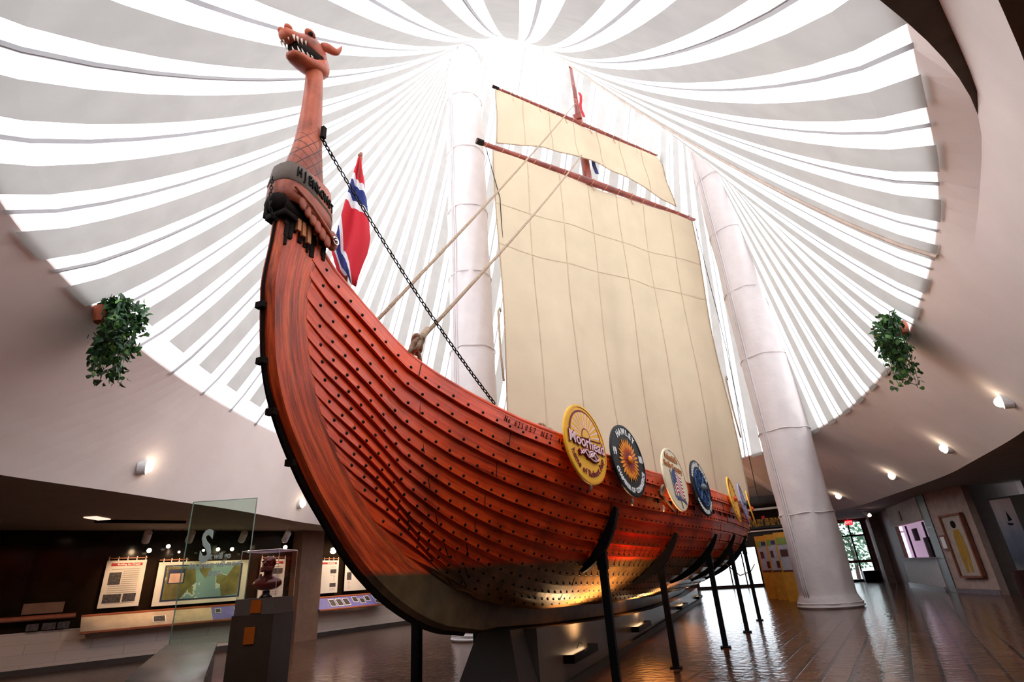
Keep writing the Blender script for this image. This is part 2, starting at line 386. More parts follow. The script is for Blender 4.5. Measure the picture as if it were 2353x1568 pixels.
for i in range(NS):
    c = (i+off0)*per; hw = per*(.225 + .02*math.sin(i*2.1))
    mb = MB(); A = [ang_at(c + hw*k) for k in (-1, -.5, 0, .5, 1)]
    s0 = .0
    dc = math.degrees(ang_at(c))
    if dc < -113 or dc > 150: s0 = .035
    rows = []
    for s in SV:
        s = s0+(1-s0)*s
        rows.append([tent(a, s, .09) for k, a in enumerate(A)])
    mb.grid(rows)
    mb.build('liner_strip', M['strip'], tentob, smooth=False)
    for dd in ((.5,) if i % 3 else (.5, .47)):
        mb = MB(); c2 = c+per*dd; A = [ang_at(c2-.035), ang_at(c2+.035)]
        if dd != .5: A = [ang_at(c2-.012), ang_at(c2+.012)]
        mb.grid([[tent(a, s, .06) for a in A] for s in SV]); mb.build('seam_tape', M['seam'], tentob)
# drooping rope-like hem along the right-hand valley
mb = MB(); a_ = math.radians(-38)
mb.tube([tent(a_, s, .12) for s in SV], .03, 6)
mb.build('hem_rope', pm('hem', (.62, .5, .42), .8), tentob)

# ------------------------------------------------------------------ wrapped columns
def column(x, y, r, h, label):
    t = thing('wrapped_column', label, 'column', (x, y, 0), group=None)
    mb = MB(); rings = []; n = 40
    zs = [0, .06, .1, .3, .34]; z = .5
    while z < h: zs.append(z); z += .16
    zs.append(h)
    for z in zs:
        rr = r
        if z < .12: rr = r*1.14
        elif z < .32: rr = r*(1.12-.1*(z-.1)/.2)
        seg = (z % 2.45)/2.45
        ring_ = []
        for k in range(n):
            an = 2*PI*k/n
            wob = .012*math.sin(an*5+z*1.3)+.010*math.sin(an*9-z*2.1)
            if seg > .86: wob += .035*math.sin(an*11+z*2)*(seg-.86)/.14
            if seg < .02: wob -= .02
            ring_.append((x+(rr+wob)*math.cos(an), y+(rr+wob)*math.sin(an), z))
        rings.append(ring_)
    mb.rings(rings); mb.build('fabric_wrap', M['wrap'], t, smooth=True)
    for j in range(1, int(h/2.45)+1):
        mb = MB(); z = j*2.45
        mb.tube([(x+(r+.02)*math.cos(2*PI*k/36), y+(r+.02)*math.sin(2*PI*k/36), z+.015*math.sin(k)) for k in range(37)], .018, 6, cap=False)
        mb.build('wrap_seam', M['wrap'], t, smooth=True)
    mb = MB()
    for zz, q in ((.05, 1.15), (.13, 1.12)):
        mb.tube([(x+r*q*math.cos(2*PI*k/36), y+r*q*math.sin(2*PI*k/36), zz) for k in range(37)], .022, 6, cap=False)
    pieces(mb, 'base_cord', M['wrap'], t, True)
    # long side seam with folds
    an = math.atan2(-y, -x)-.9
    mb = MB()
    for w_ in (0, .10, .2):
        mb.tube([(x+(r+.01)*math.cos(an+w_+.03*math.sin(z*.7)), y+(r+.01)*math.sin(an+w_+.03*math.sin(z*.7)), z) for z in [.2+.4*i for i in range(int((h-.4)/.4))]], .028, 6)
    pieces(mb, 'lace_seam', M['wrap'], t, True)
    return t
column(-6.42, 13.05, .64, 20.4, 'tall white fabric-wrapped column behind the sail on the left')
column(1.55, 18.6, .72, 17.1, 'white fabric-wrapped column right of the ship, standing on the tiles')

# ------------------------------------------------------------------ the ship
SX = -2.8
ship = thing('viking_ship', 'large red-brown clinker-built viking ship with dragon head prow on black props', 'ship', (SX, 2.9, 0))
SY = [2.82, 3.01, 3.37, 3.72, 3.87, 4.12, 4.38, 4.65, 4.95, 5.3, 6.4, 7.6, 9.0, 10.5, 12.5, 15, 17.5, 20.5, 22.5, 24, 25, 25.6]
SB = [.075, .08, .1, .16, .25, .38, .56, .74, .9, 1.18, 1.42, 1.70, 2.0, 2.32, 2.54, 2.74, 2.8, 2.6, 2.0, 1.2, .6, .08]
SZ = [3.83, 3.70, 3.54, 3.35, 3.21, 3.08, 2.94, 2.82, 2.73, 2.605, 2.53, 2.48, 2.47, 2.47, 2.52, 2.55, 2.62, 2.8, 3.05, 3.3, 3.5, 3.8]
KY = [4.97, 5.48, 6.13, 7.22, 10.9, 15.6, 20, 22.0, 22.8]; KZ = [1.21, 1.115, 1.018, .94, .80, .67, .63, .72, .82]
RV = [0, .07, .14, .21, .29, .36, .43, .5, .57, .64, .72, .79, .86, .93, 1]
RPX = [1354, 1270, 1190, 1110, 1040, 980, 930, 885, 830, 790, 740, 690, 640, 600, 565]
ry = [565, 600, 700, 800, 900, 1000, 1100, 1200, 1300, 1355]
rY = [2.816, 2.738, 2.719, 2.787, 2.894, 3.059, 3.331, 3.67, 4.243, 4.972]; rZ = [3.824, 3.64, 3.24, 2.91, 2.61, 2.32, 2.04, 1.746, 1.426, 1.212]
R0Y = [float(np.interp(p, ry, rY)) for p in RPX]; R0Z = [float(np.interp(p, ry, rZ)) for p in RPX]
def sm(x, a, b): x = min(1, max(0, (x-a)/(b-a))); return x*x*(3-2*x)
def hullP(v, tau):
    g = tau**1.25
    sy = 2.82+22.78*g; ky = 4.97+17.83*g
    sz = float(np.interp(sy, SY, SZ)); b = float(np.interp(sy, SY, SB)); kz = float(np.interp(ky, KY, KZ))
    Y0 = float(np.interp(v, RV, R0Y)); Z0 = float(np.interp(v, RV, R0Z))
    k = sm(tau, 0, .24); kf = sm(tau, 0, .45); ke = sm(tau, .8, 1)
    hy0 = (Y0-4.972)/(2.816-4.972); hz0 = (Z0-1.21)/(3.83-1.21)
    th = v*PI/2; mexp = .80+.20*k
    fx = (math.sin(th)**mexp)*kf + (v**1.15)*(1-kf)
    hzm = 1-math.cos(th)**(1.0)
    hzm = .80*hzm+.20*v
    hy = hy0*(1-ke)+v*ke
    hz = (hz0*(1-k)+hzm*k)*(1-ke)+v*ke
    return Vector((.075+(b-.075)*fx, ky+(sy-ky)*hy, kz+(sz-kz)*hz))
NST = 15; NT = 110
taus = [i/NT for i in range(NT+1)]
taus = [t**1.15 for t in taus]
def hullN(v, tau):
    e = .01
    a = hullP(min(1, v+e), tau)-hullP(max(0, v-e), tau); b = hullP(v, min(1, tau+e))-hullP(v, max(0, tau-e))
    n = b.cross(a)
    if n.x < 0: n = -n
    return n.normalized() if n.length > 1e-9 else Vector((1, 0, 0))
mbS = MB(); mbR = MB(); 
vb = [(i/NST) for i in range(NST+1)]
for side in (1, -1):
    for i in range(NST):
        v0, v1 = vb[i], min(1, vb[i+1]+.012 if i < NST-1 else 1)
        rows = []; us = [0]; prev = None
        for tau in taus:
            k = .25+.75*sm(tau, 0, .06)
            p0, p1 = hullP(v0, tau), hullP(v1, tau); n0, n1 = hullN(v0, tau), hullN(v1, tau)
            d0 = .052*k
            q = [p0-n0*.01, p0+n0*d0, p1+n1*.010*k, p1-n1*.02]
            if prev is not None: us.append(us[-1]+(p0-prev).length)
            prev = p0
            rows.append([Vector((SX+side*c.x, c.y, c.z)) for c in q] )
        ww = .2
        for r in rows: r.append(r[0])
        vv = [0, .03, .26, .3, .6]
        mbS.grid(rows, uvs=lambda a, b, us=us, i=i, vv=vv: (us[a]+i*3.7, vv[b]+i*1.3))
        # rivets
        L = 0; nxt = .12; prev = None
        for ti in range(len(taus)*6):
            tau = min(1, (ti/(len(taus)*6))**1.15); p = hullP(v0+.012, tau)
            if prev is not None: L += (p-prev).length
            prev = p
            if L > nxt:
                nxt += .165 if i > 2 else .26; n = hullN(v0+.012, tau); c = p+n*.052
                if i < 2: continue
                c = Vector((SX+side*c.x, c.y, c.z)); n = Vector((side*n.x, n.y, n.z))
                fr = frame(c, n, (0, 1, 0)); r = .016
                vs = [fr @ Vector((r*math.cos(an), r*math.sin(an), -.004)) for an in [k*PI/3 for k in range(6)]] + [fr @ Vector((0, 0, .014))]
                mbR.add(vs, [(k, (k+1) % 6, 6) for k in range(6)])
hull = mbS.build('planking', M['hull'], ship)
riv = mbR.build('rivets', M['iron'], ship, smooth=True); riv['kind'] = 'stuff'
# plank butt joints
mb = MB()
for i in range(2, NST):
    for q in range(5):
        tau = .12+.17*q+.05*math.sin(i*3.1+q*1.7)
        pts = []
        for s in range(5):
            v = vb[i]+(vb[i+1]-vb[i])*(.03+.9*s/4); p = hullP(v, tau)+hullN(v, tau)*(.052-.040*s/4+.001); pts.append(Vector((SX+p.x, p.y, p.z)))
        mb.tube(pts, .005, 4)
pieces(mb, 'butt_joint', M['iron'], ship)
# gunwale rail
for side in (1, -1):
    mb = MB(); pts = []
    for tau in taus[1:-1]:
        p = hullP(1, tau); pts.append((SX+side*(p.x-.02), p.y, p.z-.005))
    mb.tube(pts, .035, 8); mb.build('gunwale', M['hull'], ship, smooth=True)
    # inner bulwark skin
    mb = MB()
    mb.grid([[Vector((SX+side*(hullP(v, tau).x-.07), hullP(v, tau).y, hullP(v, tau).z-.01)) for v in (.15, .4, .7, .99)] for tau in taus[4:-3]]); mb.build('inner_planking', M['hull'], ship)
# stem and keel loft
pairs = [((2.47, 4.12), (2.84, 4.14)), ((2.43, 3.86), (2.885, 3.99)), ((2.42, 3.64), (2.89, 3.85)), ((2.40, 3.33), (2.84, 3.58)), ((2.42, 3.13), (2.82, 3.30)), ((2.47, 2.82), (2.88, 2.97)), ((2.54, 2.58), (2.97, 2.74)), ((2.68, 2.32), (3.10, 2.48)), ((2.93, 2.00), (3.40, 2.12)), ((3.20, 1.73), (3.73, 1.83)), ((3.49, 1.47), (4.12, 1.58)), ((3.88, 1.22), (4.57, 1.38)), ((4.31, 1.03), (5.02, 1.24)), ((4.74, .90), (5.5, 1.15)), ((5.14, .84), (6.0, 1.07)), ((5.5, .79), (6.3, 1.03)), ((5.92, .78), (6.6, 1.0)), ((7.22, .70), (7.44, .95)), ((9, .61), (9, .88)), ((11.1, .52), (11.2, .81)), ((13.5, .45), (13.5, .74)), ((15.8, .41), (16, .67)), ((20, .40), (20, .65)), ((22.3, .45), (22.0, .74)), ((24.2, .8), (23.4, 1.1)), ((25.3, 1.5), (24.5, 1.8)), ((26.0, 2.6), (25.2, 2.8)), ((26.2, 3.6), (25.6, 3.7)), ((26.1, 4.6), (25.7, 4.6))]
pairs = [((a[0]+.005, a[1]), (b[0]*.971, 1.28+(b[1]-1.28)*.971)) if b[0] < 7 else (a, b) for a, b in pairs]
def catm(P, n=3):
    out = []
    for i in range(len(P)-1):
        p0, p1, p2, p3 = P[max(0, i-1)], P[i], P[i+1], P[min(len(P)-1, i+2)]
        for k in range(n):
            t = k/n; out.append(tuple(.5*((2*b)+(-a+c)*t+(2*a-5*b+4*c-d)*t*t+(-a+3*b-3*c+d)*t**3) for a, b, c, d in zip(p0, p1, p2, p3)))
    out.append(P[-1]); return out
PP = catm([(*a, *b) for a, b in pairs], 3)
mb = MB(); rows = []; us = [0]
for i, (fy, fz, by, bz) in enumerate(PP):
    if i: us.append(us[-1]+math.hypot(fy-PP[i-1][0], fz-PP[i-1][1]))
    my, mz = fy*.9+by*.1, fz*.9+bz*.1; ey, ez = by+(by-fy)*.25, bz+(bz-fz)*.25
    r = [(-.085, by, bz), (-.07, my, mz), (-.035, fy, fz), (.035, fy, fz), (.07, my, mz), (.085, by, bz), (.06, ey, ez), (-.06, ey, ez), (-.085, by, bz)]
    rows.append([(SX+x, y, z) for x, y, z in r])
vv = [0, .4, .45, .5, .55, .98, 1.1, 1.3, 1.4]
mb.grid(rows, uvs=lambda a, b: (us[a]*.9, vv[b]))
b0 = len(mb.v); mb.v += rows[0][:8]; mb.face(range(b0, b0+8))
mb.build('stem_and_keel', M['stem'], ship)
# iron strip on the front of the stem, with bolts
mb = MB(); mb.tube([(SX, fy-.006, fz-.005) for fy, fz, _, _ in PP[2:44]], [.012 if i < 10 else .012+.016*min(1, (i-10)/12) for i in range(42)], 6); mb.build('keel_strip', M['char'], ship)
mb = MB()
for k in (12, 16, 20, 23):
    fy, fz = PP[k][:2]; mb.box((SX, fy-.02, fz-.012), (.07, .04, .045))
pieces(mb, 'strip_bolt', M['char'], ship)
# broken slivers at the stem top
mb = MB()
for (y, z, l, r) in ((2.60, 3.93, .30, .02), (2.66, 3.88, .26, .024), (2.72, 3.95, .16, .018), (2.55, 3.9, .2, .018)):
    mb.box((SX+.10, y, z), (.03, .035, l), M=Matrix.Rotation(.06, 3, 'X'))
pieces(mb, 'wood_splinter', woodmat('raw_wood', (.30, .08, .03), (.5, .18, .07), (.6, .27, .12), .6, 0, 4, 4, uv=False, stain=False), ship)
mb = MB()
rnd = random.Random(3)
for k in range(26):
    y = 2.44+rnd.random()*.42; z = 3.83+rnd.random()*.12-(y-2.44)*-.05; l = .05+rnd.random()*.18
    mb.box((SX+.078+.004*rnd.random()+.02*(y-2.44), y, z-l/2), (.012, .018+.02*rnd.random(), l))
pieces(mb, 'rot_mark', M['char'], ship)
# registration carving
mb = MB()
lab = 'No 625057 NET 46'
for i, ch in enumerate(lab):
    tau0 = .0
    y = 4.74+ i*.037
    # find tau with this sheer position
    lo, hi = 0, .5
    for _ in range(30):
        md = (lo+hi)/2
        if hullP(.968, md).y < y: lo = md
        else: hi = md
    p = hullP(.968, lo); n = hullN(.968, lo); p2 = hullP(.968, lo+.004)
    tv = (p2-p).normalized(); upv = n.cross(tv); upv = upv if upv.z > 0 else -upv
    c = p+n*.040
    if ch != ' ':
        put_text(mb, ch, .085, frame((SX+c.x, c.y, c.z), n, upv), .003, -.0005, sx=.55)
mb.build('carved_number', M['letter_black'], ship)

# neck, sleeve, head  (carved prow)
neck = []
def oval(cy, cz, ay, ax, n=24, tilt=0, p=2.0, cx=SX):
    out = []
    for k in range(n):
        a = 2*PI*k/n; c, s = math.cos(a), math.sin(a)
        yy = math.copysign(abs(c)**(2/p), c)*ay; xx = math.copysign(abs(s)**(2/p), s)*ax
        out.append(Vector((cx+xx, cy+yy, cz+yy*tilt)))
    return out
mb = MB()
for z, cy, ay, ax in ((4.05, 2.645, .245, .125), (4.25, 2.64, .24, .125), (4.4, 2.645, .20, .12), (4.55, 2.65, .165, .115), (4.75, 2.655, .128, .105), (5.0, 2.65, .104, .092), (5.3, 2.645, .088, .08), (5.5, 2.635, .080, .076), (5.72, 2.62, .084, .078)):
    neck.append(oval(cy, z, ay, ax))
def scale_mat():
    m = woodmat('scaled_neck', (.14, .026, .011), (.38, .078, .034), (.54, .13, .06), .5, .1, 3, 3, uv=False)
    t = m.node_tree; L = t.links; b = t.nodes['Principled BSDF']
    g = N(t, 'ShaderNodeNewGeometry'); sx = N(t, 'ShaderNodeSeparateXYZ'); L.new(g.outputs['Position'], sx.inputs[0])
    def lin(a_, b_, fr_):
        m1 = N(t, 'ShaderNodeMath', operation='MULTIPLY'); L.new(sx.outputs['Y'], m1.inputs[0]); m1.inputs[1].default_value = a_
        m2 = N(t, 'ShaderNodeMath', operation='MULTIPLY_ADD'); L.new(sx.outputs['Z'], m2.inputs[0]); m2.inputs[1].default_value = b_; L.new(m1.outputs[0], m2.inputs[2])
        m3 = N(t, 'ShaderNodeMath', operation='FRACT'); L.new(m2.outputs[0], m3.inputs[0])
        m4 = N(t, 'ShaderNodeMath', operation='LESS_THAN'); L.new(m3.outputs[0], m4.inputs[0]); m4.inputs[1].default_value = fr_; return m4
    a1 = lin(9, 9, .09); a2 = lin(-11, 8, .09)
    mxm = N(t, 'ShaderNodeMath', operation='MAXIMUM'); L.new(a1.outputs[0], mxm.inputs[0]); L.new(a2.outputs[0], mxm.inputs[1])
    lt = N(t, 'ShaderNodeMapRange'); L.new(sx.outputs['Z'], lt.inputs['Value']); lt.inputs['From Min'].default_value = 4.95; lt.inputs['From Max'].default_value = 4.7
    mm = N(t, 'ShaderNodeMath', operation='MULTIPLY'); L.new(mxm.outputs[0], mm.inputs[0]); L.new(lt.outputs[0], mm.inputs[1])
    src = b.inputs['Base Color'].links[0].from_socket
    mx = N(t, 'ShaderNodeMix', data_type='RGBA'); L.new(mm.outputs[0], mx.inputs[0]); L.new(src, mx.inputs[6]); mx.inputs[7].default_value = (.035, .012, .008, 1); L.new(mx.outputs[2], b.inputs['Base Color'])
    return m
mb.rings(neck); nk = mb.build('dragon_neck', scale_mat(), ship, smooth=True); subd(nk, 1)
# sleeve / collar
mb = MB()
mb.rings([oval(2.655, 3.96, .250, .15, p=3, tilt=-.15), oval(2.65, 4.06, .252, .15, p=3, tilt=-.1), oval(2.65, 4.16, .250, .148, p=3), oval(2.645, 4.34, .222, .132, p=3)], cap=False)
col_ = mb.build('carved_collar', M['carved'], ship, smooth=True); solid(col_, .025)
mb = MB(); mb.rings([oval(2.65, 4.12, .272, .172, p=3, tilt=-.25), oval(2.65, 4.125, .276, .176, p=3, tilt=-.25), oval(2.645, 4.31, .250, .160, p=3, tilt=-.25), oval(2.645, 4.33, .20, .11, p=3, tilt=-.25)], cap=False)
mb.build('name_band', M['grime'], col_, smooth=True)
mb = MB()
for i, ch in enumerate('HJEMKOMST'):
    y = 2.46+i*.047
    dy = (y-2.648)/.263; put_text(mb, ch, .125, frame((SX+.168*max(.1, 1-abs(dy)**3)**(1/3)+.006, y, 4.22-.25*(y-2.65)), (1, .25*dy, .08), (0, 0, 1)), .006, .0022, sx=.5)
mb.build('carved_name', M['letter_black'], col_)
# scalloped wing hanging off the collar
mb = MB()
for k in range(6):
    y = 2.52+k*.058; z = 4.06-.034*k
    mb.sphere((SX+.158, y, z-.05), .05, 7, sc3=(.35, .8, 1.3))
mb.tube([(SX+.165, 2.42, 4.10), (SX+.172, 2.6, 4.03), (SX+.172, 2.78, 3.93), (SX+.165, 2.88, 3.86)], [.012, .016, .018, .02], 8)
mb.sphere((SX+.13, 2.89, 3.90), .075, 8, sc3=(.5, .9, 1.25))
mb.build('carved_wing', M['carved'], col_, smooth=True)
mb = MB(); fr = frame((SX+.175, 2.885, 3.88), (1, 0, 0)); mb.tube([fr @ Vector((.032*math.cos(a), .032*math.sin(a), 0)) for a in [k*PI/8 for k in range(17)]], .008, 6, cap=False)
mb.sphere((SX+.178, 2.885, 3.88), .018, 6); mb.build('eye_bolt', pm('chrome', (.7, .7, .7), .15, 1), col_, smooth=True)
mb = MB()
mb.sphere((SX, 2.42, 4.0), .09, 8, sc3=(1.3, .7, 1.1)); mb.box((SX, 2.62, 3.95), (.24, .42, .10)); mb.box((SX+.02, 2.46, 3.88), (.20, .12, .05))
mb.build('charred_socket', M['char'], col_, smooth=True)
# head
HD = Matrix.Translation((SX, 2.64, 5.69)) @ Matrix.Rotation(math.radians(-90), 4, 'Z') @ Matrix.Rotation(math.radians(32), 4, 'Y') @ Matrix.Scale(.90, 4)   # local x forward (-Y), y left(+X... ), z up
def hp(x, y, z): return HD @ Vector((x, y, z))
head_root = None
def jaw(sts, n=16, p=2.6):
    R = []
    for x, zc, hh, hw in sts:
        r = []
        for k in range(n):
            a = 2*PI*k/n; c, s = math.cos(a), math.sin(a)
            r.append(hp(x, math.copysign(abs(c)**(2/p), c)*hw, zc+math.copysign(abs(s)**(2/p), s)*hh))
        R.append(r)
    return R
mb = MB()
mb.rings(jaw([(-.13, .13, .06, .06), (-.10, .14, .12, .10), (-.02, .17, .13, .115), (.08, .20, .10, .11), (.16, .22, .065, .10), (.24, .215, .05, .09), (.32, .215, .055, .085), (.375, .225, .05, .07), (.40, .23, .025, .045)]))
hd = mb.build('dragon_head', M['carved'], ship, smooth=True)
mb = MB()
for s in (-1, 1):
    mb.sphere(hp(.05, s*.075, .30), .042, 8, sc3=(1, 1.4, .8)); mb.sphere(hp(.34, s*.04, .275), .034, 8, sc3=(1, 1.2, .8))
pieces(mb, 'brow', M['carved'], hd, True)
mb = MB()
for s in (-1, 1): mb.sphere(hp(.075, s*.098, .285), .022, 7); mb.sphere(hp(.36, s*.052, .285), .014, 6)
pieces(mb, 'eye', M['char'], hd, True)
mb = MB()
mb.rings(jaw([(-.13, .06, .09, .06), (-.09, .03, .12, .10), (0, -.01, .09, .115), (.1, -.015, .055, .115), (.2, -.005, .045, .105), (.3, .02, .04, .09), (.355, .035, .032, .07), (.375, .045, .018, .045)]))
lj = mb.build('lower_jaw', M['carved'], hd, smooth=True)
mb = MB(); mb.rings(jaw([(-.03, .08, .06, .10), (.1, .10, .07, .092), (.2, .11, .07, .082), (.29, .12, .06, .07)])); mb.build('mouth_cavity', M['char'], hd, smooth=True)
mb = MB()
for s in (-1, 1):
    for x, L in ((.12, .03), (.18, .035), (.24, .045), (.30, .05), (.35, .04)):
        mb.cone(hp(x, s*.078, .19), hp(x, s*.074, .175-L), .013)
    for x, L in ((.14, .03), (.2, .035), (.27, .045), (.33, .045)):
        mb.cone(hp(x, s*.078, .035), hp(x, s*.072, .05+L), .012)
for y in (-.03, .03): mb.cone(hp(.37, y, .2), hp(.372, y, .15), .011); mb.cone(hp(.35, y, .06), hp(.355, y, .1), .011)
pieces(mb, 'tooth', pm('bone', (.7, .6, .5), .5), hd, True)
for s in (-1, 1):
    mb = MB(); pts = [(-.06, .08, .20), (-.12, .11, .215), (-.17, .14, .18), (-.21, .16, .16), (-.25, .18, .19), (-.30, .20, .25)]
    mb.tube([hp(x, s*y, z) for x, y, z in pts], [.045, .05, .042, .036, .024, .005], 10); o = mb.build('horn', M['carved'], hd, smooth=True); subd(o)

# chains and ropes
def chain(pts, label, link=.035, name='chain'):
    P = [Vector(p) for p in pts]; mb = MB(); L = 0; k = 0
    for a, b in zip(P, P[1:]):
        d = (b-a); n = max(1, int(d.length/(link*1.5))); t = d.normalized()
        for j in range(n):
            c = a+d*((j+.5)/n); up = Vector((0, 0, 1)).cross(t); up = up.normalized() if up.length > .01 else Vector((1, 0, 0)); k += 1
            if k % 2: up = up.cross(t)
            mb.tube([c+t*math.cos(x)*link+up*math.sin(x)*link*.5 for x in [q*PI/4 for q in range(9)]], link*.20, 5, cap=False)
    return tag(mb.build(name, M['iron'], smooth=True), label, 'chain')
def sag(a, b, s, n=14):
    a, b = Vector(a), Vector(b)
    return [a.lerp(b, i/n)-Vector((0, 0, s*4*(i/n)*(1-i/n))) for i in range(n+1)]
chain(sag((SX+.1, 2.68, 4.86), (SX+.73, 4.66, 2.86), .10), 'thin dark chain slanting from the dragon neck down to the gunwale', .03)
chain(sag((SX-.02, 2.36, 4.22), (SX+.03, 2.33, 3.9), 0, 3)+sag((SX+.03, 2.33, 3.9), (SX+.05, 2.40, 3.82), .03, 3), 'short loose chain dangling off the front of the charred collar', .022)
mb = MB(); mb.box((SX+.12, 2.69, 4.9), (.03, .04, .12)); tag(mb.build('chain_plate', M['char']), 'small dark metal plate on the neck holding the slanting chain', 'plate')
def rope(pts, r, label, name='rope'):
    mb = MB(); mb.tube(pts, r, 7); return tag(mb.build(name, M['rope'], smooth=True), label, 'rope')
rope(sag((SX+.24, 3.86, 3.22), (SX, 15.45, 15.4), .12), .022, 'forestay rope with a thick knot rising from the near gunwale')
rope(sag((-3.2, 3.75, 3.3), (SX-.02, 15.45, 17.9), .1), .022, 'forestay rope rising from the far gunwale across both sails')
mb = MB(); c = Vector((SX+.25, 4.0, 3.36)); rnd = random.Random(5)
for k in range(5):
    q = [rnd.random()*2 for _ in range(3)]
    mb.tube([c+Vector((.05*math.sin(a+q[0]), .05*math.cos(a+q[1]), .075*math.sin(a*1+q[2]))) for a in [j*PI/8 for j in range(17)]], .022, 7, cap=False)
mb.tube([c, c+Vector((-.06, -.05, -.2))], .02); mb.tube([c, c+Vector((.0, .08, -.2))], .02)
mb.tube([c, c+Vector((-.02, .22, .26))], [.04, .028])
tag(mb.build('rope_knot', M['rope'], smooth=True), 'dark coiled rope knot where the near forestay meets the gunwale', 'knot')

# mast, yards, sails
D = Vector((.607, .795, 0)); MP = Vector((SX, 15.6, 0))
mb = MB(); mb.tube([(SX, 15.6, .95), (SX, 15.6, 10), (SX, 15.6, 17.2), (SX, 15.6, 17.9), (SX, 15.6, 20.05)], [.2, .19, .15, .10, .06], 12)
mast = mb.build('mast', M['spar'], ship, smooth=True)
mb = MB(); mb.sphere((SX, 15.6, 20.08), .09, 8); mb.box((SX+.02, 15.55, 18.6), (.09, .09, .7)); mb.box((SX, 15.45, 17.2), (.3, .12, .25)); mb.build('mast_cap', M['spar'], mast)
def yard(L0, L1, z, r, label, band, P0):
    t = thing('yard', label, 'yard', tuple(P0 + Vector((0, 0, z))))
    us = [L0+(L1-L0)*i/16 for i in range(17)]
    mb = MB(); mb.tube([P0+D*u+Vector((0, 0, z-.02*(abs(u)/5)**2)) for u in us], [r*(1-.45*abs(i-8)/8) for i in range(17)], 10); mb.build('spar', M['spar'], t, smooth=True)
    mb = MB(); n = band
    for i in range(n):
        u = L0+.35+(L1-L0-.7)*i/(n-1); c = P0+D*u+Vector((0, 0, z)); rr = r*(1-.45*abs((u-L0)/(L1-L0)*16-8)/8)+.008
        side = D.cross(Vector((0, 0, 1)))
        mb.tube([c+D*(.05*math.sin(a))+side*rr*math.cos(a)+Vector((0, 0, rr*math.sin(a))) for a in [q*PI/5 for q in range(11)]], .014, 5, cap=False)
        if i % 3 == 1: mb.tube([c-Vector((0, 0, r)), c+D*.03-Vector((0, 0, r+.16)), c+D*.08-Vector((0, 0, r+.22))], .011, 5)
    pieces(mb, 'lashing', pm('lashing', (.45, .2, .12), .8), t, True)
    mb = MB(); mb.tube([P0+D*L0+Vector((0, 0, z)), P0+D*(L0+.22)+Vector((0, 0, z))], r*.75, 10); mb.build('end_band', M['char'], t)
    return t
PF = Vector((SX+.0, 15.5, 0)) - Vector((.795, -.607, 0))*-.0
PF = Vector((SX, 15.6, 0)) + Vector((.795, -.607, 0))*.36
yard(-4.66, 4.93, 13.82, .13, 'long thick wooden yard carrying the big mainsail', 16, PF)
yard(-3.95, 3.88, 16.55, .075, 'thinner upper wooden yard carrying the small topsail', 20, PF)
nrm = Vector((-.795, .607, 0))*-1   # toward the bow/camera side
def sail(name, TL, TR, BL, BR, curve, bill, label, nu=40, nv=30, seams=7, bands=()):
    t = thing(name, label, 'sail', tuple(PF+Vector((0, 0, BL[1]))))
    mb = MB(); G = []
    def P(a, b, off=0):
        u = (TL[0]*(1-a)+TR[0]*a)*(1-b)+(BL[0]*(1-a)+BR[0]*a)*b
        z = (TL[1]*(1-a)+TR[1]*a)*(1-b)+(BL[1]*(1-a)+BR[1]*a)*b
        z += curve*4*a*(1-a)*b
        bl = bill*math.sin(PI*min(1, a))*math.sin(PI*min(1, b*.9+.05)) + (.4 if name == 'topsail' else 1)*(.06*math.sin(a*23+b*3)*(.3+b) + .05*math.sin(a*9-b*9) + .03*math.sin(a*41+b*5)*b)
        return PF + D*u + Vector((0, 0, z)) + nrm*(bl+off)
    mb.grid([[P(i/nu, j/nv) for i in range(nu+1)] for j in range(nv+1)])
    mb.build('canvas', M['sail'], t, smooth=True)
    mb = MB(); mb2 = MB()
    for k in range(1, seams):
        mb.grid([[P(k/seams-.0016, j/nv, .012), P(k/seams+.0016, j/nv, .012)] for j in range(nv+1)])
    for b in bands: mb.grid([[P(i/nu, b-.0012, .014), P(i/nu, b+.0012, .014)] for i in range(nu+1)])
    pieces(mb, 'stitched_seam', pm('seam_thread', (.50, .38, .26), .9), t)
    mb = MB()
    edge = [P(0, j/nv, .01) for j in range(nv+1)]; e2 = [P(1, j/nv, .01) for j in range(nv+1)]; e3 = [P(i/nu, 1, .01) for i in range(nu+1)]
    for e in (edge, e2, e3): mb.tube(e, .02, 5)
    pieces(mb, 'bolt_rope', M['rope'], t, True)
    return t
sail('mainsail', (-4.1, 13.68), (4.75, 13.68), (-4.15, 3.0), (4.2, 3.0), .0, -.10, 'large square cream canvas mainsail hanging under the long yard', bands=(.19, .33))
sail('topsail', (-3.85, 16.46), (3.72, 16.46), (-3.93, 14.05), (3.95, 14.1), .75, -.04, 'small cream canvas topsail between the two yards', nv=12, bands=())
for (u, z0, z1, lab) in ((4.9, 13.7, 3.0, 'thin dark line hanging down the right edge of the mainsail'), (-4.35, 13.7, 10.0, 'thin dark line hanging under the left end of the main yard')):
    a = PF+D*u; mb = MB(); mb.tube([a+Vector((0, 0, z0)), a+D*(.08 if u > 0 else .4)+Vector((0, 0, (z0+z1)/2)), a+D*(-.15 if u > 0 else .4)+Vector((0, 0, z1))], .012, 5); tag(mb.build('line', M['iron']), lab, 'line')
for (u, z0, lab) in ((4.55, 7.0, 'looped cord on the right edge of the mainsail near its foot'), (-4.22, 7.9, 'looped cord on the left edge of the mainsail')):
    a = PF+D*u+nrm*.05; mb = MB(); mb.tube([a+Vector((0, 0, z0))+D*(.03), a+D*.0+Vector((0, 0, z0+.12)), a-D*.05+Vector((0, 0, z0)), a-D*.05+Vector((0, 0, z0-1.2)), a-D*.0+Vector((0, 0, z0-2.0))], .03, 6); tag(mb.build('cord', M['rope'], smooth=True), lab, 'cord')
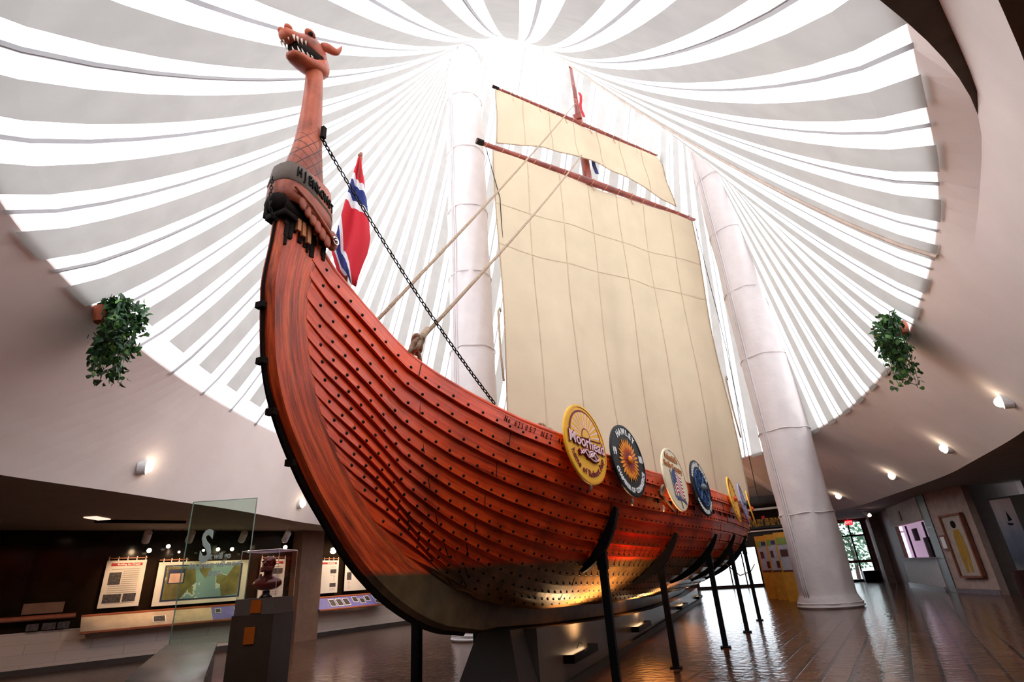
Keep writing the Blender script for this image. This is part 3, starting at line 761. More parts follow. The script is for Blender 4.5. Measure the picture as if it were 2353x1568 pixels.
# small flags seen by the mast
mb = MB(); mb.grid([[Vector((SX+.25+.12*j/4+.05*math.sin(i), 15.75+.02*j, 16.3-.25*i)) for j in range(5)] for i in range(8)])
o = mb.build('pennant', pm('navy_cloth', (.02, .03, .12), .8)); solid(o, .01); tag(o, 'dark blue and white pennant tucked behind the mast between the sails', 'flag')
mb = MB(); mb.grid([[Vector((SX+.12+.12*j/4+.04*math.sin(i*1.3), 15.62+.02*j, 18.6-.22*i)) for j in range(4)] for i in range(7)])
o = mb.build('pennant', pm('red_cloth', (.42, .02, .03), .8)); solid(o, .01); tag(o, 'faded red pennant furled against the mast top', 'flag')
# red flag at the bow
def flagmat():
    m, t, b = nt('flag_cloth'); L = t.links; tc = N(t, 'ShaderNodeTexCoord'); sx = N(t, 'ShaderNodeSeparateXYZ'); L.new(tc.outputs['UV'], sx.inputs[0])
    def band(ax, ay, c, w):
        m1 = N(t, 'ShaderNodeMath', operation='MULTIPLY'); L.new(sx.outputs['X'], m1.inputs[0]); m1.inputs[1].default_value = ax
        m2 = N(t, 'ShaderNodeMath', operation='MULTIPLY_ADD'); L.new(sx.outputs['Y'], m2.inputs[0]); m2.inputs[1].default_value = ay; L.new(m1.outputs[0], m2.inputs[2])
        m3 = N(t, 'ShaderNodeMath', operation='SUBTRACT'); L.new(m2.outputs[0], m3.inputs[0]); m3.inputs[1].default_value = c
        m4 = N(t, 'ShaderNodeMath', operation='ABSOLUTE'); L.new(m3.outputs[0], m4.inputs[0])
        m5 = N(t, 'ShaderNodeMath', operation='LESS_THAN'); L.new(m4.outputs[0], m5.inputs[0]); m5.inputs[1].default_value = w; return m5
    col = (.62, .015, .03, 1); prev = None
    base = N(t, 'ShaderNodeRGB'); base.outputs[0].default_value = col; prev = base.outputs[0]
    A1 = (-.10, 1, .275, .105); B1 = (-.66, 1, .62, .125)
    for (q, wd, c) in ((A1, 1, (.78, .76, .78, 1)), (B1, 1, (.78, .76, .78, 1)), (A1, .5, (.015, .03, .18, 1)), (B1, .5, (.015, .03, .18, 1))):
        f = band(q[0], q[1], q[2], q[3]*wd); mx = N(t, 'ShaderNodeMix', data_type='RGBA'); L.new(f.outputs[0], mx.inputs[0]); L.new(prev, mx.inputs[6]); mx.inputs[7].default_value = c; prev = mx.outputs[2]
    L.new(prev, b.inputs['Base Color']); b.inputs['Roughness'].default_value = .85; return m
ft = thing('flag', 'red flag with blue and white cross hanging behind the prow', 'flag', (-3.3, 4.0, 2.6))
lat = Vector((.755, .656, 0)); dep = Vector((.656, -.755, 0))
def Lp(px, z): return Vector((-3.40, 4.0, 0))+lat*px+Vector((0, 0, z))
rowsL = [(0, .03, 6.0), (-.02, .05, 5.86), (-.05, .08, 5.7), (-.08, .11, 5.5), (-.11, .14, 5.3), (-.14, .17, 5.1), (-.17, .19, 4.9), (-.20, .17, 4.7), (-.22, .13, 4.55), (-.17, .09, 4.38), (-.12, .07, 4.25)]
mb = MB(); G = []
for i, (l, r, z) in enumerate(rowsL):
    row = []
    for k in range(17):
        f = k/16; x = l+(r-l)*f; row.append(Lp(x, z+(.12*(1-f) if i > 7 else 0)) + dep*(.05*math.sin(f*9+i*.35)*(.2+i/10)+.02*math.sin(f*17)))
    G.append(row)
mb.grid(G, uvs=lambda a, b: (b/16, a/10)); o = mb.build('flag_cloth', flagmat(), ft, smooth=True); solid(o, .006)
mb = MB(); mb.tube([Lp(-.12, 2.7)+dep*-.12, Lp(-.03, 4.6)+dep*-.08, Lp(.03, 6.08)], .022, 8); mb.sphere(Lp(.02, 6.04), .03); mb.build('flag_pole', pm('pole', (.30, .12, .06), .5), ft, smooth=True)

# things by the gunwale: coiled rope and a block
rt = MB()
c0 = Vector((-1.98, 5.85, 2.72))
for k in range(9):
    a0 = -.16+.04*k
    rt.tube([c0+Vector((.02*math.sin(k), a0, 0))+Vector((.03*math.cos(q), .05*math.cos(q), .16*math.sin(q))) for q in [j*PI/8 for j in range(17)]], .016, 6, cap=False)
tag(rt.build('rope_coil', M['rope'], smooth=True), 'brown coiled rope hung behind the yellow round shield', 'rope coil')
mb = MB(); mb.tube([(-2.15, 5.3, 2.62), (-2.1, 5.55, 2.74), (-2.05, 5.85, 2.80), (-1.95, 6.3, 2.74)], [.06, .08, .08, .07], 8)
tag(mb.build('oar_rack', M['hull'], smooth=True), 'curved red wooden rack just inside the gunwale left of the shields', 'rack')

# shields -----------------------------------------------------------
def shield_at(aX, aZ, R, lean=0.06, out=.10):
    # find Y with sheer line at that direction
    best = None
    for i in range(5, 1000):
        tau = i/1600; p = hullP(.955, tau); X = SX+p.x+out; d = abs(X/p.y-aX)
        if best is None or d < best[0]: best = (d, tau, p)
    _, tau, p = best; n = hullN(.955, tau); n.z = lean; n.normalize()
    Y = p.y; c = Vector((aX*Y, Y, 1.28+aZ*Y)); return c, n
def disc(mb, fr, r0, r1, z0, z1, n=48, m=0):
    k = len(mb.v); 
    for i in range(n):
        a = 2*PI*i/n; mb.v.append(tuple(fr @ Vector((r0*math.cos(a), r0*math.sin(a), z0)))); mb.v.append(tuple(fr @ Vector((r1*math.cos(a), r1*math.sin(a), z1))))
    for i in range(n):
        j = (i+1) % n; mb.face((k+2*i, k+2*j, k+2*j+1, k+2*i+1), None, m)
def plate(mb, fr, r, z0, z1, n=48, m=0):
    k = len(mb.v)
    for z in (z0, z1):
        for i in range(n): a = 2*PI*i/n; mb.v.append(tuple(fr @ Vector((r*math.cos(a), r*math.sin(a), z))))
    mb.face([k+i for i in range(n)][::-1], None, m); mb.face([k+n+i for i in range(n)], None, m)
    for i in range(n): j = (i+1) % n; mb.face((k+i, k+j, k+n+j, k+n+i), None, m)
def pet(mb, fr, pts, z0=.0, z1=.003, m=0):
    k = len(mb.v); n = len(pts)
    for z in (z0, z1):
        for x, y in pts: mb.v.append(tuple(fr @ Vector((x, y, z))))
    mb.face([k+n+i for i in range(n)], None, m)
    for i in range(n): j = (i+1) % n; mb.face((k+i, k+j, k+n+j, k+n+i), None, m)
C_ = {k: pm('paint_'+k, c, .5, var=.04, spec=.25) for k, c in dict(yellow=(1.0, .50, .03), maroon=(.22, .01, .02), pink=(.95, .68, .72), navyblack=(.006, .006, .008), orange=(1.0, .32, .02), deeporange=(.5, .06, .01), cream=(.86, .74, .52), brown=(.42, .14, .03), red=(.55, .02, .03), blue=(.012, .03, .09), steelblue=(.035, .09, .22), paleblue=(.26, .33, .62), gold=(.95, .52, .06), offwhite=(.93, .91, .88), grey=(.18, .2, .22), redc=(.7, .08, .02)).items()}
def shield(aX, aZ, R, base, label, lean=.06):
    c, n = shield_at(aX, aZ, R, lean); t = thing('round_shield', label, 'shield', tuple(c)); 
    fr = frame(c, n); mb = MB(); plate(mb, fr, R, -.02, 0); disc(mb, fr, R*.985, R*.94, .004, .006); disc(mb, fr, R*1.0, R*.985, -.01, .004)
    o = mb.build('disc', C_[base], t, smooth=False)
    return t, fr @ Matrix.Translation((0, 0, .003)), c, n
# 1 yellow Moorhead
t, fr, c1, n1 = shield(-.257, .226, .445, 'yellow', 'yellow round shield with rising sun and Moorhead lettering')
mb = MB(); 
arcp = [(.33*math.cos(a), .08+.30*math.sin(a)) for a in [PI*k/24 for k in range(25)]]
pet(mb, fr, [(.345*math.cos(a), .045+.335*math.sin(a)) for a in [PI*k/24 for k in range(25)]], 0, .004); mb.build('sun_arch', C_['maroon'], t)
mb = MB(); pet(mb, fr, [(.315*math.cos(a), .055+.30*math.sin(a)) for a in [PI*k/24 for k in range(25)]], .004, .006); mb.build('sun_sky', C_['yellow'], t)
mb = MB()
for k in range(13):
    a = PI*(k+.5)/13; w = .035; pet(mb, fr, [(.11*math.cos(a-.03), .06+.11*math.sin(a-.03)), (.31*math.cos(a-w), .058+.295*math.sin(a-w)), (.31*math.cos(a+w), .058+.295*math.sin(a+w)), (.11*math.cos(a+.03), .06+.11*math.sin(a+.03))][::1], .006, .0075)
mb.build('sun_rays', C_['pink'], t)
mb = MB(); pet(mb, fr, [(.095*math.cos(a), .06+.11*math.sin(a)) for a in [PI*k/12 for k in range(13)]], .007, .009); mb.build('sun_outline', C_['maroon'], t)
mb = MB(); pet(mb, fr, [(.08*math.cos(a), .06+.095*math.sin(a)) for a in [PI*k/12 for k in range(13)]], .009, .0105); mb.build('sun', C_['gold'], t)
tl = fr @ Matrix.Rotation(-.10, 4, 'Z')
mb = MB(); put_text(mb, 'Moorhead', .185, tl @ Matrix.Translation((0, .0, .009)), .003, .009, sx=.98)
for s in (0, 1):
    mb.tube([tl @ Vector((-.2+.4*q/16, -.115-.03*math.sin(q*.8+s*2)-.02*s, .009)) for q in range(17)], .018, 6)
mb.tube([tl @ Vector((.1+.08*math.cos(a)*1.3, -.13+.05*math.sin(a), .009)) for a in [k*PI/8 for k in range(17)]], .014, 6); mb.build('lettering_outline', C_['maroon'], t)
mb = MB(); put_text(mb, 'Moorhead', .185, tl @ Matrix.Translation((0, 0, .013)), .003, .0015, sx=.98)
for s in (0, 1):
    mb.tube([tl @ Vector((-.19+.38*q/16, -.115-.03*math.sin(q*.8+s*2)-.02*s, .017)) for q in range(17)], .012, 6)
mb.tube([tl @ Vector((.1+.08*math.cos(a)*1.3, -.13+.05*math.sin(a), .016)) for a in [k*PI/8 for k in range(17)]], .009, 6); mb.build('lettering', C_['pink'], t)
mb = MB(); arc_text(mb, 'home of Robert Asp', .098, fr @ Matrix.Translation((0, 0, .003)), .335, 250, 118, True, .002, .002, .95); mb.build('lower_lettering', C_['maroon'], t)
# 2 black Hawley
t, fr, c2, n2 = shield(-.181, .184, .45, 'navyblack', 'black round shield with orange sunflower and Hawley lettering')
for nm, rr0, rr1, colr, np_ in (('outer_petals', .12, .27, 'orange', 28), ('inner_petals', .07, .17, 'deeporange', 20)):
    mb = MB()
    for k in range(np_):
        a = 2*PI*k/np_; w = PI/np_*.8; r0, r1 = rr0, rr1*(1+.06*math.sin(k*2.3))
        zz = 0 if nm[0] == 'o' else .004
        pet(mb, fr, [(r0*math.cos(a-w), r0*math.sin(a-w)), ((r0+r1)*.55*math.cos(a-w*.9), (r0+r1)*.55*math.sin(a-w*.9)), (r1*math.cos(a), r1*math.sin(a)), ((r0+r1)*.55*math.cos(a+w*.9), (r0+r1)*.55*math.sin(a+w*.9)), (r0*math.cos(a+w), r0*math.sin(a+w))], zz, zz+.004)
    mb.build(nm, C_[colr], t)
mb = MB(); plate(mb, fr, .095, .006, .01, 24); o = mb.build('flower_heart', C_['maroon'], t)
mb = MB(); mb.sphere(fr @ Vector((.01, .0, .01)), .055, 8, sc3=(.6, .9, 1)); mb.build('flower_face', C_['orange'], o, smooth=True)
mb = MB(); arc_text(mb, 'HAWLEY', .115, fr, .36, -32, 40, False, .003, .004, .9); arc_text(mb, 'CHAMBER OF COMMERCE', .085, fr, .375, 249, 112, True, .003, .003, .9)
put_text(mb, '19', .13, fr @ Matrix.Translation((-.355, .07, 0)), .003, .004, sx=.75); put_text(mb, '80', .13, fr @ Matrix.Translation((.355, .04, 0)), .003, .004, sx=.75); mb.build('lettering', M['letter_white'], t)
# 3 cream flag shield
t, fr, c3, n3 = shield(-.105, .141, .455, 'cream', 'cream round shield painted with a striped flag on a pole')
mb = MB(); put_text(mb, "Schmidt's", .13, fr @ Matrix.Translation((-.0, .30, 0)) @ Matrix.Rotation(-.1, 4, 'Z'), .003, .006, sx=1); put_text(mb, "God's Country", .115, fr @ Matrix.Translation((.0, .17, 0)) @ Matrix.Rotation(-.12, 4, 'Z'), .003, .006, sx=1); mb.build('lettering', C_['brown'], t)
mbw, mbr, mbb = MB(), MB(), MB()
def fw(x, y): return (x, y+.05*math.sin((x+.1)*16))
for k in range(7):
    y = .08-.05*k
    for q, mbx in ((0, mbr), (1, mbw)):
        yy = y-.025*q; xs = [-.13+.36*i/8 for i in range(9)] ; pet(mbx, fr, [fw(x, yy) for x in xs]+[fw(x, yy-.024) for x in xs[::-1]], 0, .003)
xs = [-.13+.15*i/5 for i in range(6)]; pet(mbb, fr, [fw(x, .10) for x in xs]+[fw(x, -.1) for x in xs[::-1]], .003, .005); pet(mbb, fr, [(-.13, -.24), (.22, -.3), (.25, -.36), (.1, -.3), (-.12, -.3)], .003, .005)
pieces(mbr, 'red_stripe', C_['red'], t); pieces(mbw, 'white_stripe', C_['offwhite'], t); pieces(mbb, 'blue_field', C_['steelblue'], t)
mb = MB(); mb.tube([fr @ Vector((-.17, .12, .003)), fr @ Vector((-.17, -.28, .003))], .006, 5); mb.tube([fr @ Vector((-.0, -.2, .005)), fr @ Vector((.03, -.42, .003))], .007, 5); pieces(mb, 'painted_pole', C_['grey'], t)
# 4 dark wheel shield
t, fr, c4, n4 = shield(-.0645, .121, .45, 'navyblack', 'near-black round shield with blue wheel and white lettering')
mb = MB(); plate(mb, fr, .315, 0, .003); o = mb.build('blue_ground', C_['blue'], t)
mb = MB()
for k in range(8):
    a = 2*PI*k/8
    mb.tube([fr @ Vector((math.cos(a)*r, math.sin(a)*r, .008)) for r in (.06, .28)], .010, 5)
    mb.tube([fr @ Vector((math.cos(a+.39)*.2+.06*math.cos(b), math.sin(a+.39)*.2+.06*math.sin(b), .006)) for b in [q*PI/5 for q in range(11)]], .008, 5, cap=False)
mb.tube([fr @ Vector((.29*math.cos(b), .29*math.sin(b), .006)) for b in [q*PI/20 for q in range(41)]], .010, 5, cap=False); mb.build('wheel', C_['steelblue'], t)
mb = MB(); mb.sphere(fr @ Vector((0, 0, .02)), .06, 8); mb.build('boss', C_['grey'], t, smooth=True)
mb = MB(); arc_text(mb, 'MOORHEAD MOTOR', .10, fr, .375, -62, 68, False, .003, .003, .85); arc_text(mb, 'MOORHEAD MINN', .085, fr, .385, 235, 125, True, .003, .003, .9); mb.build('lettering', M['letter_white'], t)
# 5-7 far shields
for aX, aZ, R, base, lab, ct in ((-.017, .097, .45, 'gold', 'weathered yellow-orange round shield, first of the three farthest', 'redc'), (-.0035, .089, .45, 'paleblue', 'pale blue round shield seen nearly edge-on', 'grey'), (.0055, .079, .45, 'yellow', 'yellow round shield seen edge-on, farthest along the hull', 'redc')):
    t, fr, cc, nn = shield(aX, aZ, R, base, lab)
    mb = MB(); mb.sphere(fr @ Vector((0, 0, .01)), .055, 8); mb.build('boss', C_[ct], t, smooth=True)
    mb = MB(); disc(mb, fr, .34, .33, .001, .003); disc(mb, fr, .2, .19, .001, .003)
    for k in range(24):
        a = k*PI/12; mb.box(fr @ Vector((.385*math.cos(a), .385*math.sin(a), .002)), (.02, .035, .05))
    mb.build('painted_ring', C_['brown'], t)
# ivory pegs beneath the shields
def hull_hit(aX, aZ):
    best = None
    for i in range(5, 500):
        tau = i/700
        for j in range(40):
            v = .45+.55*j/39; p = hullP(v, tau); d = (((SX+p.x)/p.y-aX)**2+((p.z-1.28)/p.y-aZ)**2)
            if best is None or d < best[0]: best = (d, v, tau)
    return best[1], best[2]
for aX, aZ, lab in ((-.266, .147, 'white peg under the yellow shield with the sun'), (-.193, .112, 'white peg under the black sunflower shield'), (-.140, .095, 'small white peg below the rope hole')):
    v, tau = hull_hit(aX, aZ); p = hullP(v, tau)+hullN(v, tau)*.05; p = Vector((SX+p.x, p.y, p.z))
    mb = MB(); mb.tube([p+Vector((0, 0, .05)), p, p-Vector((0, 0, .04))], [.018, .024, .006], 8); tag(mb.build('peg', C_['offwhite'], smooth=True), lab, 'peg')
mb = MB()
for k in range(10):
    tau = .30+.022*k; v = .865; n_ = hullN(v, tau); p = hullP(v, tau)+n_*.035; mb.box((SX+p.x, p.y, p.z), (.03, .03, .12))
pieces(mb, 'oar_port', M['iron'], ship)
# rope through the hull
v, tau = hull_hit(-.139, .127); p = hullP(v, tau)+hullN(v, tau)*.08; pa = Vector((SX+p.x, p.y, p.z))
mb = MB(); fr = frame(pa, hullN(v, tau)); mb.tube([fr @ Vector((.045*math.cos(b), .06*math.sin(b), 0)) for b in [q*PI/8 for q in range(17)]], .018, 7, cap=False)
tag(mb.build('rope_ring', M['rope'], smooth=True), 'thick rope ring at the hole in the hull between the shields', 'rope')
pe = Vector((-.033*17, 17, 1.28-.022*17))
pts = []
for i in range(25):
    f = i/24; Y = pa.y+(pe.y-pa.y)*f**1.7
    aX = -.139+(-.033+.139)*f; aZ = .127+(-.019-.127)*f - .012*math.sin(PI*f)
    pts.append(Vector((aX*Y, Y, 1.28+aZ*Y)))
pts += [Vector((-.016*18, 18, 1.28-.014*18)), Vector((-.008*18.6, 18.6, 1.28-.004*18.6))]
rope(pts, .016, 'thin slack rope drooping from the hull hole round the bilge')

# cradle props -------------------------------------------------------
def prop(y, side, v0, v1, vj, label, group='black props holding up the hull'):
    lo, hi = 0, 1
    for _ in range(40):
        md = (lo+hi)/2
        if hullP(vj, md).y < y: lo = md
        else: hi = md
    tau = lo; pj = hullP(vj, tau)+hullN(vj, tau)*.10
    X = SX+side*pj.x; t = thing('hull_prop', label, 'prop', (X, pj.y, 0), group=None)
    mb = MB(); R = []
    for i in range(15):
        v = v0+(v1-v0)*i/14; 
        # keep the same Y plane
        a, b = 0, 1
        for _ in range(30):
            m_ = (a+b)/2
            if hullP(v, m_).y < pj.y: a = m_
            else: b = m_
        p = hullP(v, a); n = hullN(v, a); th = .015+.10*math.sin(PI*(.08+.84*i/14)); w_ = .06
        q = [p+n*.055+Vector((0, -w_, 0)), p+n*.055+Vector((0, w_, 0)), p+n*(.055+th)+Vector((0, w_, 0)), p+n*(.055+th)+Vector((0, -w_, 0))]
        R.append([Vector((SX+side*c.x, c.y, c.z)) for c in q])
    mb.rings(R); mb.build('bracket', M['black'], t)
    mb = MB(); mb.box((X, pj.y, (pj.z+.02)/2), (.085, .085, pj.z+.02)); mb.build('post', M['black'], t)
    mb = MB(); mb.box((X, pj.y, .01), (.16, .16, .02)); mb.box((X, pj.y, pj.z-.12), (.11, .11, .22)); pieces(mb, 'fitting', M['black'], t)
prop(6.7, 1, .44, .78, .58, 'black prop with curved bracket nearest the camera, under the black shield')
prop(8.8, 1, .34, .70, .52, 'black prop with curved bracket, second along the near side of the hull')
prop(10.8, 1, .34, .72, .60, 'black prop, third along the near side of the hull')
prop(13.0, 1, .34, .74, .65, 'black prop, fourth along the near side of the hull')
prop(15.4, 1, .34, .76, .69, 'black prop, farthest along the near side of the hull')
prop(5.5, -1, .30, .6, .42, 'black prop with square socket on the far side under the bow')
prop(8.2, -1, .30, .74, .52, 'thin black prop on the far side seen below the keel')
# plinth wall under the keel
mb = MB(); rows = []
for y in (6.35, 6.6, 7.4, 9, 11.2, 13.5, 16, 20, 22.5, 24):
    zt = float(np.interp(y, [5.9, 7.22, 9, 11.1, 13.5, 15.8, 20, 22.3, 25], [.78, .70, .61, .52, .45, .41, .40, .45, .5]))-.004
    rows.append([(-3.15, y, 0), (-3.15, y, zt), (-2.45, y, zt), (-2.45, y, 0)])
mb.grid(rows); mb.add([rows[0][k] for k in range(4)], [(0, 1, 2, 3)]); mb.add([rows[-1][k] for k in range(4)], [(3, 2, 1, 0)])
pw = mb.build('plinth_wall', pm('plinth_laminate', (.11, .09, .07), .35, .2, .1, 3)); struct(pw); pw.name = 'wall_plinth'
mb = MB(); mb.box((-2.43, 15.2, .05), (.05, 17.7, .10)); struct(mb.build('baseboard_plinth', pm('dark_kick', (.02, .017, .015), .6)))
mb = MB()
mb.add([(-3.28, 5.75, 0), (-2.4, 5.75, 0), (-2.4, 6.34, 0), (-3.28, 6.34, 0), (-2.98, 5.95, .77), (-2.60, 5.95, .77), (-2.60, 6.34, .75), (-2.98, 6.34, .75)], [(0, 3, 2, 1), (4, 5, 6, 7), (0, 1, 5, 4), (1, 2, 6, 5), (2, 3, 7, 6), (3, 0, 4, 7)])
tag(mb.build('keel_block', pm('block_black', (.025, .018, .014), .6)), 'dark flared block holding up the front of the keel', 'block')
WARM = (1, .62, .30)
for i, (y, z, L) in enumerate(((7.75, .33, 1.1), (11.9, .26, 1.3), (18.4, .20, 1.6), (23.5, .18, 1.2))):
    t = thing('uplight_fixture', ['dark trough uplight on the plinth nearest the camera', 'dark trough uplight, second along the plinth', 'lit trough uplight, third along the plinth', 'lit trough uplight farthest along the plinth'][i], 'light', (-2.36, y, z))
    mb = MB(); mb.box((-2.38, y, z-.03), (.14, L, .03)); mb.box((-2.32, y, z), (.02, L, .09)); mb.box((-2.38, y-L/2, z), (.14, .02, .09)); mb.box((-2.38, y+L/2, z), (.14, .02, .09)); mb.build('trough', M['black'], t)
    mb = MB(); mb.tube([(-2.39, y-L/2+.08, z+.0), (-2.39, y+L/2-.08, z+.0)], .018, 8); mb.build('lamp_tube', emat('warm_lamp', (1, .7, .4), 7), t)
    mb = MB(); mb.tube([(-2.44, y, z+.05), (-2.40, y, z+.12), (-2.36, y, z+.10)], .006, 5); mb.build('bracket_hook', M['black'], t)
    ld = bpy.data.lights.new('uplight', 'SPOT'); ld.energy = (420, 600, 420, 200)[i]; ld.color = WARM; ld.spot_size = math.radians(125); ld.spot_blend = 1.0; ld.shadow_soft_size = .12
    lo = bpy.data.objects.new('uplight', ld); COL.objects.link(lo); lo.location = (-2.14, y, z+.02)
    lo.rotation_euler = Vector((-.02, 0, 1)).to_track_quat('-Z', 'Y').to_euler(); lo.parent = t; lo.matrix_parent_inverse = t.matrix_world.inverted()

# ------------------------------------------------------------------ outer walls
def wallseg(mb, pts, z0, z1, m=0):
    for (a, b) in zip(pts, pts[1:]): mb.quad((*a, z0), (*b, z0), (*b, z1), (*a, z1), m)
LW = [(-9, -8.5), (-15, -6), (-17, 0), (-16.5, 5), (-15.3, 7.95), (-14.8, 9.0), (-14.1, 10.33), (-13.44, 11.73), (-12.9, 13.0), (-12.75, 14.6), (-12.5, 16.26), (-11.9, 18.8), (-11.5, 24), (-11.5, 34.5)]
def brickmat(name, c, rough=.6, sc_=1.0):
    m, t, b = nt(name); L = t.links; g = N(t, 'ShaderNodeNewGeometry'); sx = N(t, 'ShaderNodeSeparateXYZ'); L.new(g.outputs['Position'], sx.inputs[0])
    ad = N(t, 'ShaderNodeMath', operation='SUBTRACT'); L.new(sx.outputs['Y'], ad.inputs[0]); L.new(sx.outputs['X'], ad.inputs[1])
    cb = N(t, 'ShaderNodeCombineXYZ'); L.new(ad.outputs[0], cb.inputs[0]); L.new(sx.outputs['Z'], cb.inputs[1])
    br = N(t, 'ShaderNodeTexBrick'); br.inputs['Scale'].default_value = sc_; br.inputs['Brick Width'].default_value = .55; br.inputs['Row Height'].default_value = .2; br.inputs['Mortar Size'].default_value = .006
    br.inputs['Color1'].default_value = (*c, 1); br.inputs['Color2'].default_value = (*[q*.95 for q in c], 1); br.inputs['Mortar'].default_value = (*[q*.8 for q in c], 1); L.new(cb.outputs[0], br.inputs['Vector'])
    L.new(br.outputs['Color'], b.inputs['Base Color']); b.inputs['Roughness'].default_value = rough
    bp = N(t, 'ShaderNodeBump'); bp.invert = True; bp.inputs['Strength'].default_value = .4; bp.inputs['Distance'].default_value = .01; L.new(br.outputs['Fac'], bp.inputs['Height']); L.new(bp.outputs['Normal'], b.inputs['Normal']); return m
mb = MB(); wallseg(mb, LW, 0, .84); struct(mb.build('wall_left_lower', brickmat('painted_block', (.62, .52, .46))))
mb = MB(); wallseg(mb, LW, .84, 3.1); struct(mb.build('wall_left', pm('dark_glass_panel', (.016, .010, .006), .12, 0, .3, 1.5, spec=.2)))
mb = MB()
for a, b in zip(LW[3:], LW[4:]):
    a, b = Vector(a), Vector(b); n = Vector((b.y-a.y, -(b.x-a.x))).normalized()
    p = [a+n*.02, b+n*.02]; mb.quad((*p[0], 0), (*p[1], 0), (*p[1], .12), (*p[0], .12)); mb.quad((*p[0], .12), (*p[1], .12), (*b, .12), (*a, .12))
struct(mb.build('baseboard_left', pm('dark_base', (.04, .028, .022), .5)))
# left-wall coordinates: azimuth (deg, negative = left) -> wall point
def wall_at(az, off=0):
    d = Vector((math.sin(math.radians(az)), math.cos(math.radians(az))))
    for a, b in zip(LW, LW[1:]):
        a, b = Vector(a), Vector(b); e = b-a; den = d.x*e.y-d.y*e.x
        if abs(den) < 1e-9: continue
        t = (a.x*e.y-a.y*e.x)/den; s = (a.x*d.y-a.y*d.x)/den
        if t > 0 and 0 <= s <= 1:
            n = Vector((e.y, -e.x)).normalized(); p = d*t
            if n.dot(-p) < 0: n = -n
            return p+n*off, n
def wquad(mb, az0, az1, z0, z1, off, th=.012, m=0, n=1):
    a, na = wall_at(az0, off); b, nb = wall_at(az1, off); nn = (na+nb)/2
    A = [Vector((*a, z0)), Vector((*b, z0)), Vector((*b, z1)), Vector((*a, z1))]; F = [p+Vector((*(nn*th), 0)) for p in A]
    mb.add(A+F, [(4, 5, 6, 7), (0, 3, 2, 1), (0, 1, 5, 4), (2, 3, 7, 6), (1, 2, 6, 5), (3, 0, 4, 7)], m)
# pilaster
mb = MB(); wquad(mb, -43.9, -42.0, 0, 2.98, .05, .4); struct(mb.build('wall_pilaster', pm('brown_pilaster', (.16, .08, .05), .6)))
# outer walls: back, right, near
backm = pm('warm_wall', (.34, .28, .24), .7)
darkm = pm('dark_wall', (.10, .065, .05), .6)
mb = MB()
def wallY(mb, y, x0, x1, z0, z1): mb.box(((x0+x1)/2, y+.08, (z0+z1)/2), (x1-x0, .16, z1-z0))
wallY(mb, 34.6, -12, -3.4, 0, 4.2); wallY(mb, 34.6, -.05, 4.05, 0, 4.2); wallY(mb, 34.6, 5.35, 7, 0, 4.2); wallY(mb, 34.6, -3.4, -.05, 2.6, 4.2); wallY(mb, 34.6, 4.05, 5.35, 2.95, 4.2); wallY(mb, 34.6, -3.4, -.05, 0, .12)
struct(mb.build('wall_back', darkm))
mb = MB(); mb.box((2.8, 21, 1.5), (.02, .02, .02))
mb = MB(); wallseg(mb, [(7.6, 20.9), (7.6, 6), (9, -8.5)], 0, 4.5); struct(mb.build('wall_right', pm('grey_wall', (.20, .175, .16), .7)))
mb = MB(); wallseg(mb, [(9, -8.5), (-15, -8.5)], 0, 4.5); struct(mb.build('wall_near', pm('near_wall', (.3, .26, .24), .7)))
# windows in the back wall
def window(name, x0, x1, z0, z1, y, mull, label=None):
    mb = MB()
    for x in [x0, *mull, x1]: mb.box((x, y, (z0+z1)/2), (.07, .1, z1-z0))
    for z in (z0, z1): mb.box(((x0+x1)/2, y, z), (x1-x0, .1, .08))
    o = mb.build(name, M['black']); struct(o)
    mb = MB(); mb.box(((x0+x1)/2, y+.02, (z0+z1)/2), (x1-x0, .01, z1-z0)); mb.build('pane', M['pane'], o); return o
window('window_1', -3.4, -.05, .12, 2.6, 34.66, (-2.5, -1.6, -.85))
# glazed door
mb = MB()
for x in (4.08, 4.70, 5.32): mb.box((x, 34.66, 1.47), (.07, .12, 2.95))
for z, h in ((.06, .12), (2.2, .08), (2.91, .08)): mb.box((4.7, 34.66, z), (1.25, .12, h))
dr = struct(mb.build('door_1', M['black'])); 
mb = MB(); mb.box((4.7, 34.68, 1.45), (1.2, .01, 2.8)); mb.build('pane', M['pane'], dr)
mb = MB(); mb.box((4.7, 34.56, .95), (1.2, .08, .13)); mb.build('push_bar', pm('bar', (.10, .03, .02), .5), dr)
mb = MB(); mb.box((5.0, 34.1, .25), (.7, .6, .5)); bevel(tag(mb.build('bin', M['black']), 'low dark box standing before the right half of the glass door', 'box'), .03)
